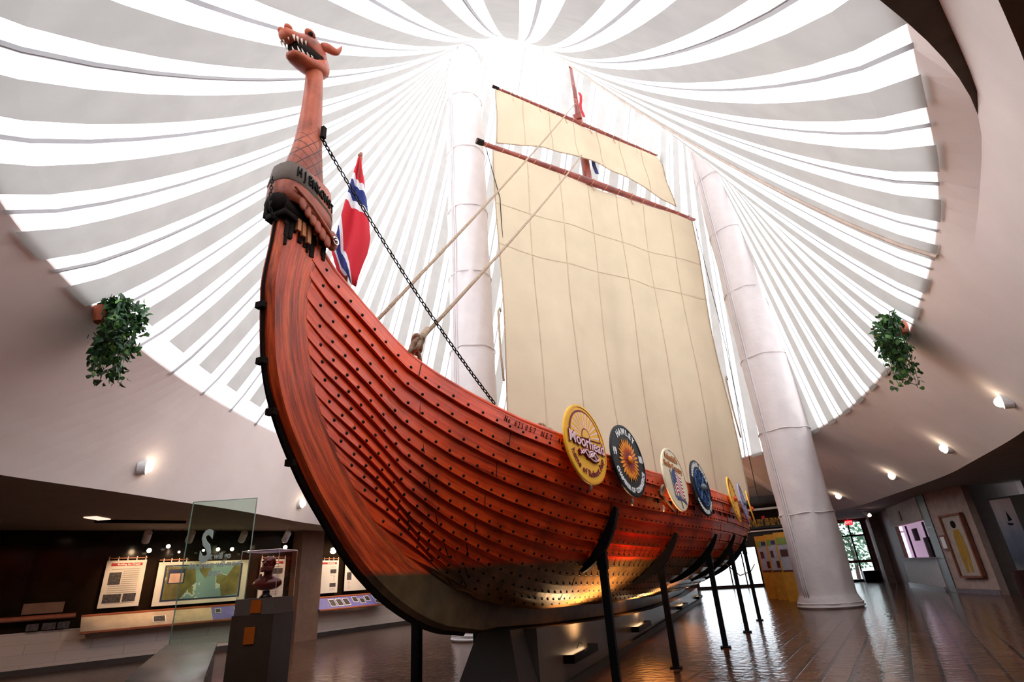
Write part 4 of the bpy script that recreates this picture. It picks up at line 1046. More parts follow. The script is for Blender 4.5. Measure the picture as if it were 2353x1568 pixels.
# outside ground and trees
mb = MB(); mb.box((0, 60, -.15), (60, 50.5, .1)); tag(mb.build('paving_outside', pm('pale_paving', (.75, .75, .8), .7)), 'pale sunlit ground outside the far windows', 'ground', kind='stuff')
rnd = random.Random(11)
for k, (x, y, s) in enumerate(((5.2, 40, 1.5), (7.0, 44, 2.0))):
    t = thing('tree', ['leafy green tree outside the glass door, nearer one', 'leafy green tree outside the glass door, farther one'][k], 'tree', (x, y, 0))
    mb = MB(); mb.tube([(x, y, -.05), (x+.1, y, 1.2), (x, y, 2.2)], [.12, .09, .05]); mb.build('trunk', pm('bark', (.08, .05, .03), .9), t)
    mb = MB()
    for _ in range(500):
        d = Vector((rnd.gauss(0, 1), rnd.gauss(0, 1), rnd.gauss(0, 1))).normalized()*rnd.random()**.4*s; c = Vector((x, y, 1.9))+Vector((d.x*.8, d.y*.8, d.z)); u = Vector((rnd.gauss(0, 1), rnd.gauss(0, 1), rnd.gauss(0, 1))).normalized()*.12; v_ = u.cross(Vector((rnd.random(), rnd.random(), 1))).normalized()*.09
        if c.z < .3: continue
        mb.quad(c-u, c+v_, c+u, c-v_)
    mb.build('foliage', pm('leaves_outside', (.06, .16, .07), .6), t)
# right side walls
mb = MB(); mb.box((5.62, 31.4, 1.55), (.2, 6.3, 3.1)); struct(mb.build('wall_right_lobby', pm('maroon_brown', (.12, .05, .035), .5)))
mb = MB(); mb.box((5.35, 31.6, 1.5), (.35, .6, 3.0)); struct(mb.build('trim_1', pm('pilaster_grey', (.26, .22, .2), .7)))
t = thing('ticket_counter', 'cream counter wall with a glazed ticket window at right', 'counter', (5.6, 25.8, 0))
mb = MB(); mb.box((5.55, 25.7, .5), (.3, 5.0, 1.0)); mb.build('lower_panel', pm('cream_panel', (.42, .38, .37), .5), t)
mb = MB(); mb.box((5.55, 25.7, 2.62), (.3, 5.0, .75)); mb.build('header_panel', pm('beige_panel', (.36, .27, .20), .6), t)
mb = MB(); mb.box((5.38, 26.1, 2.55), (.04, .25, .35)); mb.build('vent_grille', M['ceiling'], t)
mb = MB(); mb.box((5.45, 25.7, 1.02), (.55, 5.0, .05)); mb.build('counter_ledge', pm('ledge', (.35, .32, .36), .15), t)
mb = MB(); mb.box((5.6, 25.7, 1.63), (.02, 5.0, 1.2)); mb.build('ticket_window', glassmat('ticket_glass', (.9, .85, .9), .02), t)
mb = MB(); mb.box((5.95, 25.7, 1.6), (.1, 5, 2.0)); mb.box((5.8, 28.15, 1.6), (.3, .1, 2.0)); mb.build('office_wall', emat('office_glow', (.80, .62, .78), .9), t)  # wall glows by itself, standing in for the lit office
mb = MB(); mb.box((5.8, 24.6, 1.3), (.12, 1.8, .8)); mb.box((5.85, 26.8, 1.85), (.06, .6, .45)); mb.box((5.62, 24.3, 1.6), (.05, .1, 1.2)); mb.box((5.62, 26.9, 1.6), (.05, .08, 1.2)); pieces(mb, 'office_fitting', M['black'], t)
mb = MB(); mb.box((5.57, 22.77, 1.49), (.3, .87, 2.97)); struct(mb.build('trim_2', pm('slate_panel', (.075, .07, .068), .35)))
mb = MB(); [mb.box((5.41, 22.77, z), (.02, .87, .02)) for z in (1.02, 1.95)]; struct(mb.build('trim_3', pm('metal_trim', (.5, .45, .45), .3, .6)))
mb = MB(); mb.quad((5.45, 22.33, 0), (6.0, 20.5, 0), (6.0, 20.5, 3.0), (5.45, 22.33, 3.0)); o = mb.build('wall_picture', pm('rose_wall', (.40, .29, .25), .7)); solid(o, .2, -1); struct(o)
mb = MB(); mb.quad((5.42, 22.33, 0), (5.97, 20.5, 0), (5.97, 20.5, .13), (5.42, 22.33, .13)); o = mb.build('baseboard_picture', pm('grey_base', (.2, .17, .19), .25)); solid(o, .02, -1); struct(o)
mb = MB(); mb.box((5.36, 25.7, .065), (.03, 5.0, .13)); struct(mb.build('baseboard_counter', pm('grey_base2', (.2, .17, .19), .25)))
mb = MB(); mb.quad((6.0, 20.5, 0), (7.6, 21.3, 0), (7.6, 21.3, 3.2), (6.0, 20.5, 3.2)); struct(mb.build('wall_recess', darkm))
# framed picture
pd = Vector((.55, -1.83, 0)).normalized(); pn = Vector((-pd.y, pd.x, 0))*-1
pn = Vector((-1.83, -.55, 0)).normalized()
pc = Vector((5.73, 21.25, 1.34)); fr = frame(pc+pn*.06, pn)
t = thing('framed_picture', 'tall glazed wooden frame on the right wall showing a figure in yellow', 'picture', tuple(pc))
def rect(mb, fr, x0, x1, y0, y1, z0, z1, m=0): pet(mb, fr, [(x0, y0), (x1, y0), (x1, y1), (x0, y1)], z0, z1, m)
mb = MB()
for a in ((-.52, .52, -.9, -.84), (-.52, .52, .84, .9), (-.52, -.46, -.9, .9), (.46, .52, -.9, .9)): rect(mb, fr, *a, -.06, .05)
pieces(mb, 'frame_rail', pm('frame_wood', (.20, .06, .025), .4), t)
mb = MB(); rect(mb, fr, -.46, .46, -.84, .84, -.05, -.01); mb.build('backing', pm('mat_board', (.5, .42, .36), .7), t)
mb = MB(); pet(mb, fr, [(-.12, .45), (.12, .45), (.2, .2), (.22, -.2), (.14, -.75), (.04, -.75), (0, -.3), (-.06, -.75), (-.16, -.75), (-.2, -.2), (-.18, .2)], -.01, .0); mb.build('yellow_figure', pm('oilskin', (.45, .25, .03), .6), t)
mb = MB(); plate(mb, fr @ Matrix.Translation((-.02, .6, 0)), .11, -.01, .003, 20); mb.build('dark_hat', M['black'], t)
mb = MB(); rect(mb, fr, -.46, .46, -.84, .84, .02, .024); mb.build('cover_glass', glassmat('picture_glass', (.95, .95, .95), .02), t)
fr2 = frame(Vector((5.52, 22.02, 1.45))+pn*.04, pn); mb = MB(); rect(mb, fr2, -.14, .14, -.22, .22, -.02, .02); t = thing('small_notice', 'small framed white notice left of the tall picture', 'notice', (5.52, 22.0, 1.4)); mb.build('frame', pm('notice_frame', (.18, .05, .03), .4), t)
mb = MB(); rect(mb, fr2, -.1, .1, -.17, .17, .02, .024); mb.build('sheet', M['white'], t)
# big sea painting
t = thing('sea_painting', 'large dark-framed seascape panel with a small ship at the right edge', 'painting', (6.5, 18.6, 1.4))
nn = Vector((-.75, -.66, 0)).normalized(); fr = frame((6.45, 18.9, 1.36), nn); mb = MB(); rect(mb, fr, -.5, 1.3, -1.1, 1.1, -.35, 0); mb.build('case', pm('case_dark', (.02, .022, .018), .5), t)
def seamat():
    m, t_, b = nt('sea_paint'); L = t_.links; g = N(t_, 'ShaderNodeNewGeometry'); sx = N(t_, 'ShaderNodeSeparateXYZ'); L.new(g.outputs['Position'], sx.inputs[0])
    no = N(t_, 'ShaderNodeTexNoise'); no.inputs['Scale'].default_value = 3; no.inputs['Detail'].default_value = 6
    ad = N(t_, 'ShaderNodeMath', operation='MULTIPLY_ADD'); L.new(no.outputs['Fac'], ad.inputs[0]); ad.inputs[1].default_value = .5; L.new(sx.outputs['Z'], ad.inputs[2])
    mr = N(t_, 'ShaderNodeMapRange'); mr.inputs['From Min'].default_value = .6; mr.inputs['From Max'].default_value = 2.6; L.new(ad.outputs[0], mr.inputs['Value'])
    cr = N(t_, 'ShaderNodeValToRGB'); e = cr.color_ramp.elements; e[0].color = (.25, .24, .2, 1); e[1].color = (.42, .34, .33, 1); x = e.new(.25); x.color = (.05, .06, .09, 1); x = e.new(.55); x.color = (.10, .12, .18, 1); L.new(mr.outputs[0], cr.inputs['Fac']); L.new(cr.outputs['Color'], b.inputs['Base Color']); return m
mb = MB(); rect(mb, fr, -.46, .05, -1.05, 1.05, 0, .004); mb.build('canvas', seamat(), t)
mb = MB(); pet(mb, fr, [(-.25, .45), (-.1, .42), (-.13, .37), (-.22, .38)], .004, .006); pet(mb, fr, [(-.2, .48), (-.1, .5), (-.17, .75)], .004, .006); mb.build('painted_ship', M['black'], t)
# upper right panel over the painting and armchair
t = thing('armchair', 'dark maroon upholstered armchair at the right edge of the hall', 'armchair', (6.1, 16.4, 0))
mb = MB(); mb.box((6.25, 16.3, .23), (1.2, 1.5, .4)); bevel(mb.build('seat', pm('maroon_vinyl', (.05, .012, .012), .7, spec=.2), t), .06, 3)
mb = MB(); mb.box((6.1, 17.15, .40), (1.5, .28, .62)); bevel(mb.build('armrest', pm('maroon_vinyl2', (.035, .01, .012), .7, spec=.2), t), .08, 3)
mb = MB(); mb.box((6.9, 16.3, .45), (.3, 1.6, .75)); bevel(mb.build('backrest', pm('maroon_vinyl3', (.05, .012, .012), .7, spec=.2), t), .08, 3)
mb = MB(); [mb.box((x, y, .02), (.06, .06, .05)) for x in (5.75, 6.9) for y in (15.7, 17.1)]; pieces(mb, 'foot', M['black'], t)
# yellow display panels
t0 = thing('exhibit_stand', 'x', 'display panel', (0, 0, 0)); 
YP = pm('yellow_panel', (.62, .28, .03), .5)
def ypanel(x0, y0, x1, y1, label, tt=None):
    t = thing('exhibit_stand', label, 'display panel', ((x0+x1)/2, (y0+y1)/2, 0), group='yellow standing display panels')
    d = Vector((x1-x0, y1-y0, 0)); L = d.length; d.normalize(); n = Vector((d.y, -d.x, 0)); c = Vector(((x0+x1)/2, (y0+y1)/2, 1.07)); fr = frame(c, n)
    mb = MB(); rect(mb, fr, -L/2, L/2, -1.07, 1.07, -.1, 0); mb.build('board', YP, t)
    mb = MB(); rect(mb, fr, -L/2+.05, L/2-.03, -.12, .82, 0, .006); mb.build('poster', pm('poster_grey', (.42, .40, .45), .6), t)
    mb = MB(); rect(mb, fr, -L/2+.05, -L/2+.05+L*.28, .68, .9, .006, .012); mb.build('green_heading', pm('green', (.22, .32, .06), .6), t)
    mb = MB(); rect(mb, fr, -L/2+.05+L*.3, L/2-.03, .72, .86, .006, .012); mb.build('blue_heading', pm('navy', (.02, .05, .18), .6), t)
    mb = MB(); rect(mb, fr, -L/2+.1, -L/2+.1+L*.2, .3, .52, .006, .012); rect(mb, fr, L/2-.2-L*.15, L/2-.12, -.05, .18, .006, .012); rect(mb, fr, -L/2+.05, L/2-.03, -.17, -.12, 0, .01); pieces(mb, 'photograph', pm('photo_dark', (.09, .03, .03), .5), t)
ypanel(.62, 21.6, 1.75, 21.2, 'yellow display panel nearest the column, poster with green heading')
ypanel(.33, 22.7, .8, 22.5, 'narrow yellow display panel in the middle of the three')
ypanel(.0, 23.5, .5, 23.3, 'yellow display panel closest to the stern of the ship')
bpy.data.objects.remove(t0)
# sign + rail
t = thing('hanging_sign', 'black hanging sign with yellow letters reading HAWLEY SHIPYARD', 'sign', (1.0, 24.5, 2.6))
mb = MB(); mb.box((.75, 24.5, 2.62), (2.6, .05, .34)); mb.box((.9, 24.52, 2.05), (2.6, .06, .5)); mb.build('board', pm('sign_black', (.012, .012, .01), .5), t)
mb = MB(); put_text(mb, 'HAWLEY SHIPYARD', .34, frame((.56, 24.46, 2.66), (0, -1, 0)), .01, .013, sx=.60); mb.build('letter_outline', C_['gold'], t)
mb = MB(); put_text(mb, 'HAWLEY SHIPYARD', .34, frame((.56, 24.445, 2.66), (0, -1, 0)), .006, -.002, sx=.60); mb.build('lettering', M['letter_black'], t)
mb = MB(); [mb.box((x, 24.5, 2.86), (.12, .04, .1)) for x in (.0, .5)]; pieces(mb, 'red_top', C_['red'], t)
mb = MB(); mb.box((.9, 24.45, 2.37), (2.6, .04, .05)); mb.build('white_edge', M['white'], t)
mb = MB(); mb.box((1.2, 25.5, 3.25), (3.6, .07, .08)); tag(mb.build('white_rail', M['white']), 'horizontal white bar high above the hanging sign', 'rail')
mb = MB(); mb.box((1.2, 33.9, 3.45), (9, .1, 1.1)); struct(mb.build('trim_4', darkm))
# exit sign
t = thing('exit_sign', 'small red lit EXIT sign above the glass door', 'sign', (4.55, 33.5, 2.9))
mb = MB(); mb.box((4.62, 33.5, 2.95), (.05, .05, .1)); mb.build('mount', M['white'], t)
mb = MB(); mb.box((4.62, 33.5, 2.80), (.34, .08, .22)); mb.build('housing', emat('exit_red', (.8, .01, .02), 1.6), t)
mb = MB(); put_text(mb, 'EXIT', .16, frame((4.62, 33.45, 2.80), (0, -1, 0)), .003, .003); mb.build('lettering', emat('exit_white', (1, .5, .5), 1.5), t)
# track spot near door
t = thing('track_spotlight', 'small track spotlight under the low ceiling near the door', 'light', (4.4, 27, 2.9))
mb = MB(); mb.tube([(4.0, 27, 2.95), (4.6, 27.2, 2.95)], .02, 6); mb.build('track', M['white'], t)
mb = MB(); mb.tube([(4.35, 27.0, 2.85), (4.5, 26.85, 2.72)], [.05, .09], 10); mb.build('head', M['white'], t)
mb = MB(); mb.sphere((4.52, 26.82, 2.71), .06, 8); mb.build('bulb', emat('bulb', (1, .85, .65), 8), t)

# ------------------------------------------------------------------ drum lamps
def drum_at(az, tanel):
    """walk along the direction until the drum wall is met"""
    d = Vector((math.sin(math.radians(az)), math.cos(math.radians(az))))
    best = None
    for i_, r_ in enumerate(DRUM):
        for f_ in range(3):
            r0, r1 = r_, DRUM[min(i_+1, NA)]; pa, pb = r0[3].lerp(r1[3], f_/3), r0[6].lerp(r1[6], f_/3)
            for s in [j/24 for j in range(25)]:
                p = pb.lerp(pa, s); dist = math.hypot(p.x, p.y)
                if dist < 2: continue
                u = Vector((p.x, p.y))/dist; e = (u-d).length+abs((p.z-1.28)/dist-tanel)
                if best is None or e < best[0]: best = (e, p, math.atan2(p.y-CEN.y, p.x-CEN.x))
    _, p, a = best; n = Vector((-math.cos(a), -math.sin(a), 0)); return p, n
labs = ['round wall lamp on the drum above the left exhibits', 'round wall lamp on the drum just left of the bow', 'round wall lamp on the drum, nearest the right edge', 'round wall lamp on the drum, second from the right edge', 'round wall lamp on the drum, third from the right edge', 'round wall lamp on the drum next to the right column']
for (az, te), lab in zip(((-57.0, .188), (-43.5, .137), (21.2, .184), (16.5, .131), (12.2, .103), (7.7, .086)), labs):
    p, n = drum_at(az, te); t = thing('wall_lamp', lab, 'lamp', tuple(p))
    mb = MB(); mb.tube([p-n*.05, p+n*.07], [.13, .12], 20); mb.build('housing', M['white'], t, smooth=False)
    mb = MB(); mb.sphere(p+n*.085, .085, 10); mb.build('bulb', emat('lamp_bulb', (1, .86, .68), 5), t, smooth=True)
    ld = bpy.data.lights.new('wall_lamp', 'POINT'); ld.energy = 2.0; ld.color = (1, .8, .6); ld.shadow_soft_size = .09; lo = bpy.data.objects.new('wall_lamp_light', ld); COL.objects.link(lo); lo.location = p+n*.3; lo.parent = t; lo.matrix_parent_inverse = t.matrix_world.inverted()

# hanging plants
def plant(px, n, label, seed, w, h):
    rnd = random.Random(seed); t = thing('hanging_plant', label, 'plant', tuple(px))
    mb = MB(); c = Vector(px)+n*.14; mb.tube([c+Vector((0, 0, .0)), c+Vector((0, 0, .2))], [.10, .14], 14); mb.build('pot', pm('terracotta', (.40, .09, .04), .7), t)
    mats = [pm('ivy_dark', (.012, .055, .014), .45, var=.3), pm('ivy_mid', (.03, .11, .022), .45, var=.3), pm('ivy_light', (.10, .22, .04), .45)]
    mb = MB(); st = MB(); side = Vector((-n.y, n.x, 0))
    for q in range(46):
        a = rnd.uniform(-1, 1); dep_ = rnd.random(); L = h*(.35+.65*rnd.random())*(1-.45*abs(a)); p = c+Vector((0, 0, .18)); pts = [p]
        tgt = c+side*a*w*.5+n*(dep_*.35)+Vector((0, 0, .15*rnd.random()))
        for i in range(1, 9):
            f = i/8; pts.append(p.lerp(tgt, min(1, f*2))+Vector((0, 0, .12*math.sin(PI*min(1, f*1.6))-L*max(0, f-.3)/.7))+side*.05*math.sin(f*7+q)+n*.03*rnd.random())
        st.tube(pts, .004, 4)
        for i in range(1, 9):
            for _ in range(3):
                o = pts[i]+Vector((rnd.gauss(0, .045), rnd.gauss(0, .045), rnd.gauss(0, .04))); s = rnd.uniform(.035, .06)
                u = Vector((rnd.gauss(0, 1), rnd.gauss(0, 1), rnd.gauss(-.8, .6))).normalized(); v_ = u.cross(n+Vector((rnd.gauss(0, .5), rnd.gauss(0, .5), rnd.gauss(0, .5)))).normalized(); nn = u.cross(v_)
                P = [o-u*s, o-u*s*.5+v_*s*.8, o+u*s*.2+v_*s*.55+nn*.01, o+u*s*1.2, o+u*s*.2-v_*s*.55+nn*.01, o-u*s*.5-v_*s*.8]
                mb.add(P, [(0, 1, 2, 3), (0, 3, 4, 5)], rnd.choice([0, 0, 0, 1, 1, 2]))
    mb.build('leaves', mats, t); st.build('stems', mats[1], t)
def edge_at(az):
    d = Vector((math.sin(math.radians(az)), math.cos(math.radians(az)))); best = None
    for a in [-PI+2*PI*i/1440 for i in range(1440)]:
        p = pt(fO, a, ZO); u = Vector((p.x, p.y)); 
        e = (u.normalized()-d).length
        if u.dot(d) > 4 and (best is None or e < best[0]): best = (e, p, a)
    _, p, a = best; return p, Vector((-math.cos(a), -math.sin(a), 0))
p, n = edge_at(math.degrees(math.atan2(-1.99, 1))); plant(p+Vector((0, 0, -.18)), n, 'trailing green ivy in a terracotta pot on the left rim of the drum', 1, 1.0, .95)
p, n = edge_at(math.degrees(math.atan2(.309, 1))); plant(p+Vector((0, 0, -.05)), n, 'trailing green ivy on the right rim of the drum', 2, 1.1, 1.15)

# ------------------------------------------------------------------ left exhibits
def postermat(name, base, rows_=True):
    return pm(name, base, .6, var=.03)
PAPER = pm('banner_paper', (.68, .62, .56), .6, var=.02); REDH = pm('banner_red', (.38, .01, .015), .6); TXT = pm('text_grey', (.40, .36, .33), .6); PH = pm('photo_mono', (.06, .05, .05), .4, var=.8, scale=25); RODM = pm('rod_wood', (.35, .10, .04), .4)
def banner(a0, a1, z0, z1, label, head, pics, name='hanging_banner'):
    A, n = wall_at((a0+a1)/2, .1); t = thing(name, label, 'banner', (*A, z0))
    def wq(mb, f0, f1, g0, g1, o, th=.004): wquad(mb, a0+(a1-a0)*f0, a0+(a1-a0)*f1, z0+(z1-z0)*g0, z0+(z1-z0)*g1, o, th)
    mb = MB(); wq(mb, 0, 1, 0, 1, .10, .006); mb.build('sheet', PAPER, t)
    p, _ = wall_at(a0, .11); q, _ = wall_at(a1, .11); mb = MB(); mb.tube([(*p, z1+.05), (*q, z1+.05)], .015, 6); mb.build('rod', RODM, t)
    mb = MB()
    for k in range(5):
        f = .04+.92*k/4; c, _ = wall_at(a0+(a1-a0)*f, .11); mb.tube([(c.x, c.y, z1-.03), (c.x, c.y, z1+.09)], .012, 5)
    pieces(mb, 'hook', C_['offwhite'], t)
    if head:
        mb = MB(); wq(mb, .12, .9, .88, .94, .107); o = mb.build('red_heading', REDH, t)
        c, n = wall_at(a0+(a1-a0)*.56, .114); mb = MB(); put_text(mb, head, .06, frame((*c, z0+(z1-z0)*.91), (*n, 0)), .001, .001); mb.build('heading_lettering', C_['offwhite'], o)
    mb = MB()
    for g in [x*.045+.08 for x in range(17)]:
        blocked = [pc_ for pc_ in pics if pc_[2]-.02 < g < pc_[3]+.02]
        f0, f1 = .15, .86
        for b in blocked:
            if b[0] < .4: f0 = max(f0, b[1]+.03)
            else: f1 = min(f1, b[0]-.03)
        if f1-f0 > .08: wq(mb, f0, f1, g, g+.016, .107, .002)
    mb.build('printed_text', TXT, t)
    for pc_ in pics:
        mb = MB(); wq(mb, *pc_, .107, .004); mb.build('printed_photo', PH, t)
banner(-57.9, -55.2, 1.22, 2.27, 'hanging white banner with red heading, leftmost beside the map', 'Building the Dream', [(.12, .42, .48, .74), (.08, .52, .10, .28), (.56, .88, .11, .28)])
banner(-46.5, -44.5, 1.2, 2.2, 'hanging white banner with red heading behind the bust', 'The Dream', [(.55, .9, .62, .76), (.5, .9, .3, .45)])
banner(-41.6, -39.8, 1.2, 2.15, 'hanging white banner with red heading right of the brown pilaster', 'Off the Drawing', [(.6, .9, .6, .72), (.15, .48, .35, .47), (.6, .9, .18, .3)])
banner(-39.2, -37.2, 1.22, 2.15, 'hanging white banner partly hidden by the prow', '', [(.1, .3, .35, .6), (.5, .9, .18, .3)])
# world map banner
def mapmat():
    m, t, b = nt('map_print'); L = t.links; g = N(t, 'ShaderNodeNewGeometry'); no = N(t, 'ShaderNodeTexNoise'); no.inputs['Scale'].default_value = 1.9; no.inputs['Detail'].default_value = 5; L.new(g.outputs['Position'], no.inputs['Vector'])
    cr = N(t, 'ShaderNodeValToRGB'); cr.color_ramp.interpolation = 'CONSTANT'; e = cr.color_ramp.elements; e[0].color = (.16, .28, .30, 1); e[1].position = .53; e[1].color = (.15, .16, .05, 1); x = e.new(.5); x.color = (.42, .50, .48, 1)
    L.new(no.outputs['Fac'], cr.inputs['Fac']); L.new(cr.outputs['Color'], b.inputs['Base Color']); return m
a0, a1, z0, z1 = -54.3, -47.45, 1.18, 2.2
A, n = wall_at(-51, .1); t = thing('map_banner', 'wide white-bordered map banner of the north atlantic on the left wall', 'map', (*A, z0))
mb = MB(); wquad(mb, a0, a1, z0, z1, .10, .006); mb.build('sheet', PAPER, t)
mb = MB(); wquad(mb, a0+.5, a1-.5, z0+.1, z1-.08, .107, .004); mb.build('dark_border', pm('mapnavy', (.01, .02, .06), .5), t)
mb = MB(); wquad(mb, a0+.62, a1-.62, z0+.13, z1-.11, .112, .003); mp_ = mb.build('map_print', mapmat(), t)
mb = MB()
def wp(az, z, o): c, _ = wall_at(az, o); return (c.x, c.y, z)
land = [[(-53.6, 1.32), (-52.4, 1.32), (-52.0, 1.5), (-51.4, 1.7), (-51.6, 2.05), (-53.6, 2.08)], [(-51.2, 1.95), (-50.7, 1.78), (-50.3, 2.08), (-51.3, 2.08)], [(-49.3, 1.32), (-48.1, 1.36), (-48.1, 2.06), (-48.6, 2.08), (-49.0, 1.85), (-49.5, 1.7), (-49.5, 1.55)]]
for l in land:
    k = len(mb.v); mb.v += [wp(a, z, .118) for a, z in l]; mb.face([k+i for i in range(len(l))])
pieces(mb, 'land_mass', pm('land', (.13, .115, .03), .6, var=.4, scale=4), mp_)
mb = MB(); wquad(mb, -53.5, -52.3, 1.68, 2.02, .12, .004); o = mb.build('caption_box', pm('capnavy', (.012, .02, .07), .5), mp_)
mb = MB(); wquad(mb, -53.4, -52.4, 1.70, 1.92, .125, .003); mb.build('caption_sheet', pm('capsheet', (.62, .40, .30), .5), mp_)
p = wp(a0, z1+.05, .11); q = wp(-52.2, z1+.05, .11); mb = MB(); mb.tube([p, q], .015, 6); mb.build('rod', RODM, t)
mb = MB(); [mb.tube([wp(a0+.3+k*.55, z1-.03, .11), wp(a0+.3+k*.55, z1+.09, .11)], .012, 5) for k in range(4)]; mb.build('hooks', C_['offwhite'], t)
# slanted display desks
def desk(azs, split, label, pur, photos):
    A, n = wall_at(azs[0], .1); t = thing('display_desk', label, 'display desk', (*A, .7))
    def row(az): b, n = wall_at(az, .03); f, _ = wall_at(az, .42); return b, f, n
    K = 12; az = [azs[0]+(azs[1]-azs[0])*i/K for i in range(K+1)]
    mb1, mb2, rl = MB(), MB(), MB(); fb = []; ff = []
    N_ = []
    for a in az:
        b, n = wall_at(a, .03); N_.append((b, n))
    nav = sum((q[1] for q in N_), Vector((0, 0)))/len(N_)
    st = N_[0][0]; en = N_[-1][0]
    P = [st.lerp(en, i/K) for i in range(K+1)]; nn = Vector((-(en-st).y, (en-st).x)).normalized(); nn = nn if nn.dot(-st) > 0 else -nn
    top = [(p.x+nn.x*.14, p.y+nn.y*.14, 1.08) for p in P]; fro = [(p.x+nn.x*.5, p.y+nn.y*.5, .74) for p in P]
    k = int(round(K*split))
    if k > 0: mb1.grid([[top[i], fro[i]] for i in range(0, k+1)]); solid(mb1.build('cream_top', pm('cream_board', (.55, .42, .30), .6), t), .02)
    if k < K: mb2.grid([[top[i], fro[i]] for i in range(k, K+1)]); solid(mb2.build('purple_top', pm('purple_board', (.16, .15, .42), .4), t), .02)
    rl.tube(fro, .03, 6); rl.tube(top, .03, 6); pieces(rl, 'wooden_rail', RODM, t)
    und = MB(); und.grid([[(f[0], f[1], f[2]-.02), (p.x+nn.x*.14, p.y+nn.y*.14, .70)] for f, p in zip(fro, P)]); und.build('underside', darkm, t)
    E = Vector((en.x-st.x, en.y-st.y, 0)); S = Vector(top[0]); Dn = Vector(fro[0])-S; nl = E.normalized().cross(Dn.normalized()); nl = nl if nl.z > 0 else -nl
    for (f0, f1, g0, g1, lab) in photos:
        mb = MB(); q = [S+E*f0+Dn*g1+nl*.012, S+E*f1+Dn*g1+nl*.012, S+E*f1+Dn*g0+nl*.012, S+E*f0+Dn*g0+nl*.012]; mb.quad(*q); q2 = [p_+nl*.003 for p_ in q]; cc = sum(q2, Vector())/4; 
        o = mb.build('photo', C_['offwhite'], t); mb = MB(); mb.quad(*[cc+(p_-cc)*.86 for p_ in q2]); mb.build('print', PH, o)
    return t
desk((-58.8, -44.2), .55, 'long slanted desk under the map, cream left part and purple right part', None, [(.30, .36, .35, .75, 0), (.60, .63, .2, .5, 0), (.70, .73, .2, .5, 0)])
desk((-42.0, -35.5), 0, 'slanted purple desk with rows of photographs right of the pilaster', None, [(.16+.09*k, .235+.09*k, .2, .8, 0) for k in range(3)]+[(.47+.085*k, .54+.085*k, .15+.15*(k % 2), .6+.15*(k % 2), 0) for k in range(3)]+[(.76+.1*k, .84+.1*k, .15, .45, 0) for k in range(2)]+[(.76+.1*k, .84+.1*k, .55, .85, 0) for k in range(2)])
# left recess with rail, plaque, photo row
t = thing('wall_rail', 'dark wooden rail along the left wall at the picture edge', 'rail', (-15, 7, 1.1)); mb = MB(); mb.tube([wp(-64+.4*k, 1.12, .25) for k in range(13)], .05, 6); mb.build('rail', RODM, t)
A, n = wall_at(-61, .15); mb = MB(); wquad(mb, -62.4, -60.0, 1.2, 1.42, .12, .02); tag(mb.build('plaque', pm('tan_plaque', (.22, .11, .06), .5)), 'tan plaque standing on the wooden rail at far left', 'plaque')
for k, (a_, b_) in enumerate(((-61.9, -61.2), (-61.0, -60.2), (-60.1, -59.4))):
    mb = MB(); wquad(mb, a_, b_, .86, 1.0, .1, .02); tag(mb.build('small_photo', PH), ['left', 'middle', 'right'][k]+' one of three small dark photos beneath the left rail', 'photo')
# track lights over the exhibits
tl_lab = ['white track light above the leftmost banner', 'white track light above the left part of the map', 'white track light seen through the glass panel', 'white track light above the bust case']
for az, lab in zip((-56.0, -53.2, -49.3, -46.0), tl_lab):
    c, n = wall_at(az, 1.3); t = thing('track_light', lab, 'light', (*c, 2.7)); d = Vector((-n.x, -n.y, -.9)).normalized(); c3 = Vector((*c, 2.72))
    mb = MB(); mb.tube([c3-d*.12, c3+d*.16], .085, 14); mb.tube([c3, c3+Vector((0, 0, .26))], .012, 6); mb.build('can', M['white'], t)
    mb = MB(); mb.sphere(c3+d*.15, .065, 8); mb.build('bulb', emat('track_bulb', (1, .78, .5), 6), t)
    ld = bpy.data.lights.new('track', 'SPOT'); ld.energy = 75; ld.color = (1, .66, .38); ld.spot_size = math.radians(75); ld.spot_blend = .6; ld.shadow_soft_size = .06
    lo = bpy.data.objects.new('track', ld); COL.objects.link(lo); lo.location = c3+d*.25; lo.rotation_euler = Vector((-n.x, -n.y, -.8)).to_track_quat('-Z', 'Y').to_euler(); lo.parent = t; lo.matrix_parent_inverse = t.matrix_world.inverted()
for az, z, k, lab in ((-55.3, 2.47, .055, 'small lit spot hanging left of the map'), (-54.0, 2.56, .05, 'small lit spot over the map left corner'), (-53.2, 2.42, .03, 'tiny lit spot over the map, between two track lights'), (-51.4, 2.45, .035, 'tiny lit spot seen at the left of the glass lettering'), (-50.3, 2.47, .05, 'small lit spot behind the big glass letter'), (-49.2, 2.47, .05, 'small lit spot behind the glass, right of the big letter'), (-44.9, 2.5, .06, 'small lit spot above the bust'), (-40.9, 2.42, .10, 'lit spot above the banner right of the pilaster'), (-47.9, 2.4, .035, 'tiny lit spot at the left end of the bust case')):
    c, n = wall_at(az, .35); t = thing('reflection_spot', lab, 'light', (*c, z)); mb = MB(); mb.tube([(*c, z), (*c, 2.98)], .008, 5); mb.tube([(*c, z+.09), (*c, z+.0)], [k*.5, k*1.15], 10); mb.build('housing', M['black'], t)  # housings and glowing bulbs added to stand in for lamp reflections in the glass
    mb = MB(); mb.sphere((*(c+n*.02), z-.0), k, 8); mb.build('bulb', emat('reflection_glow', (1, .8, .55), 6), t)
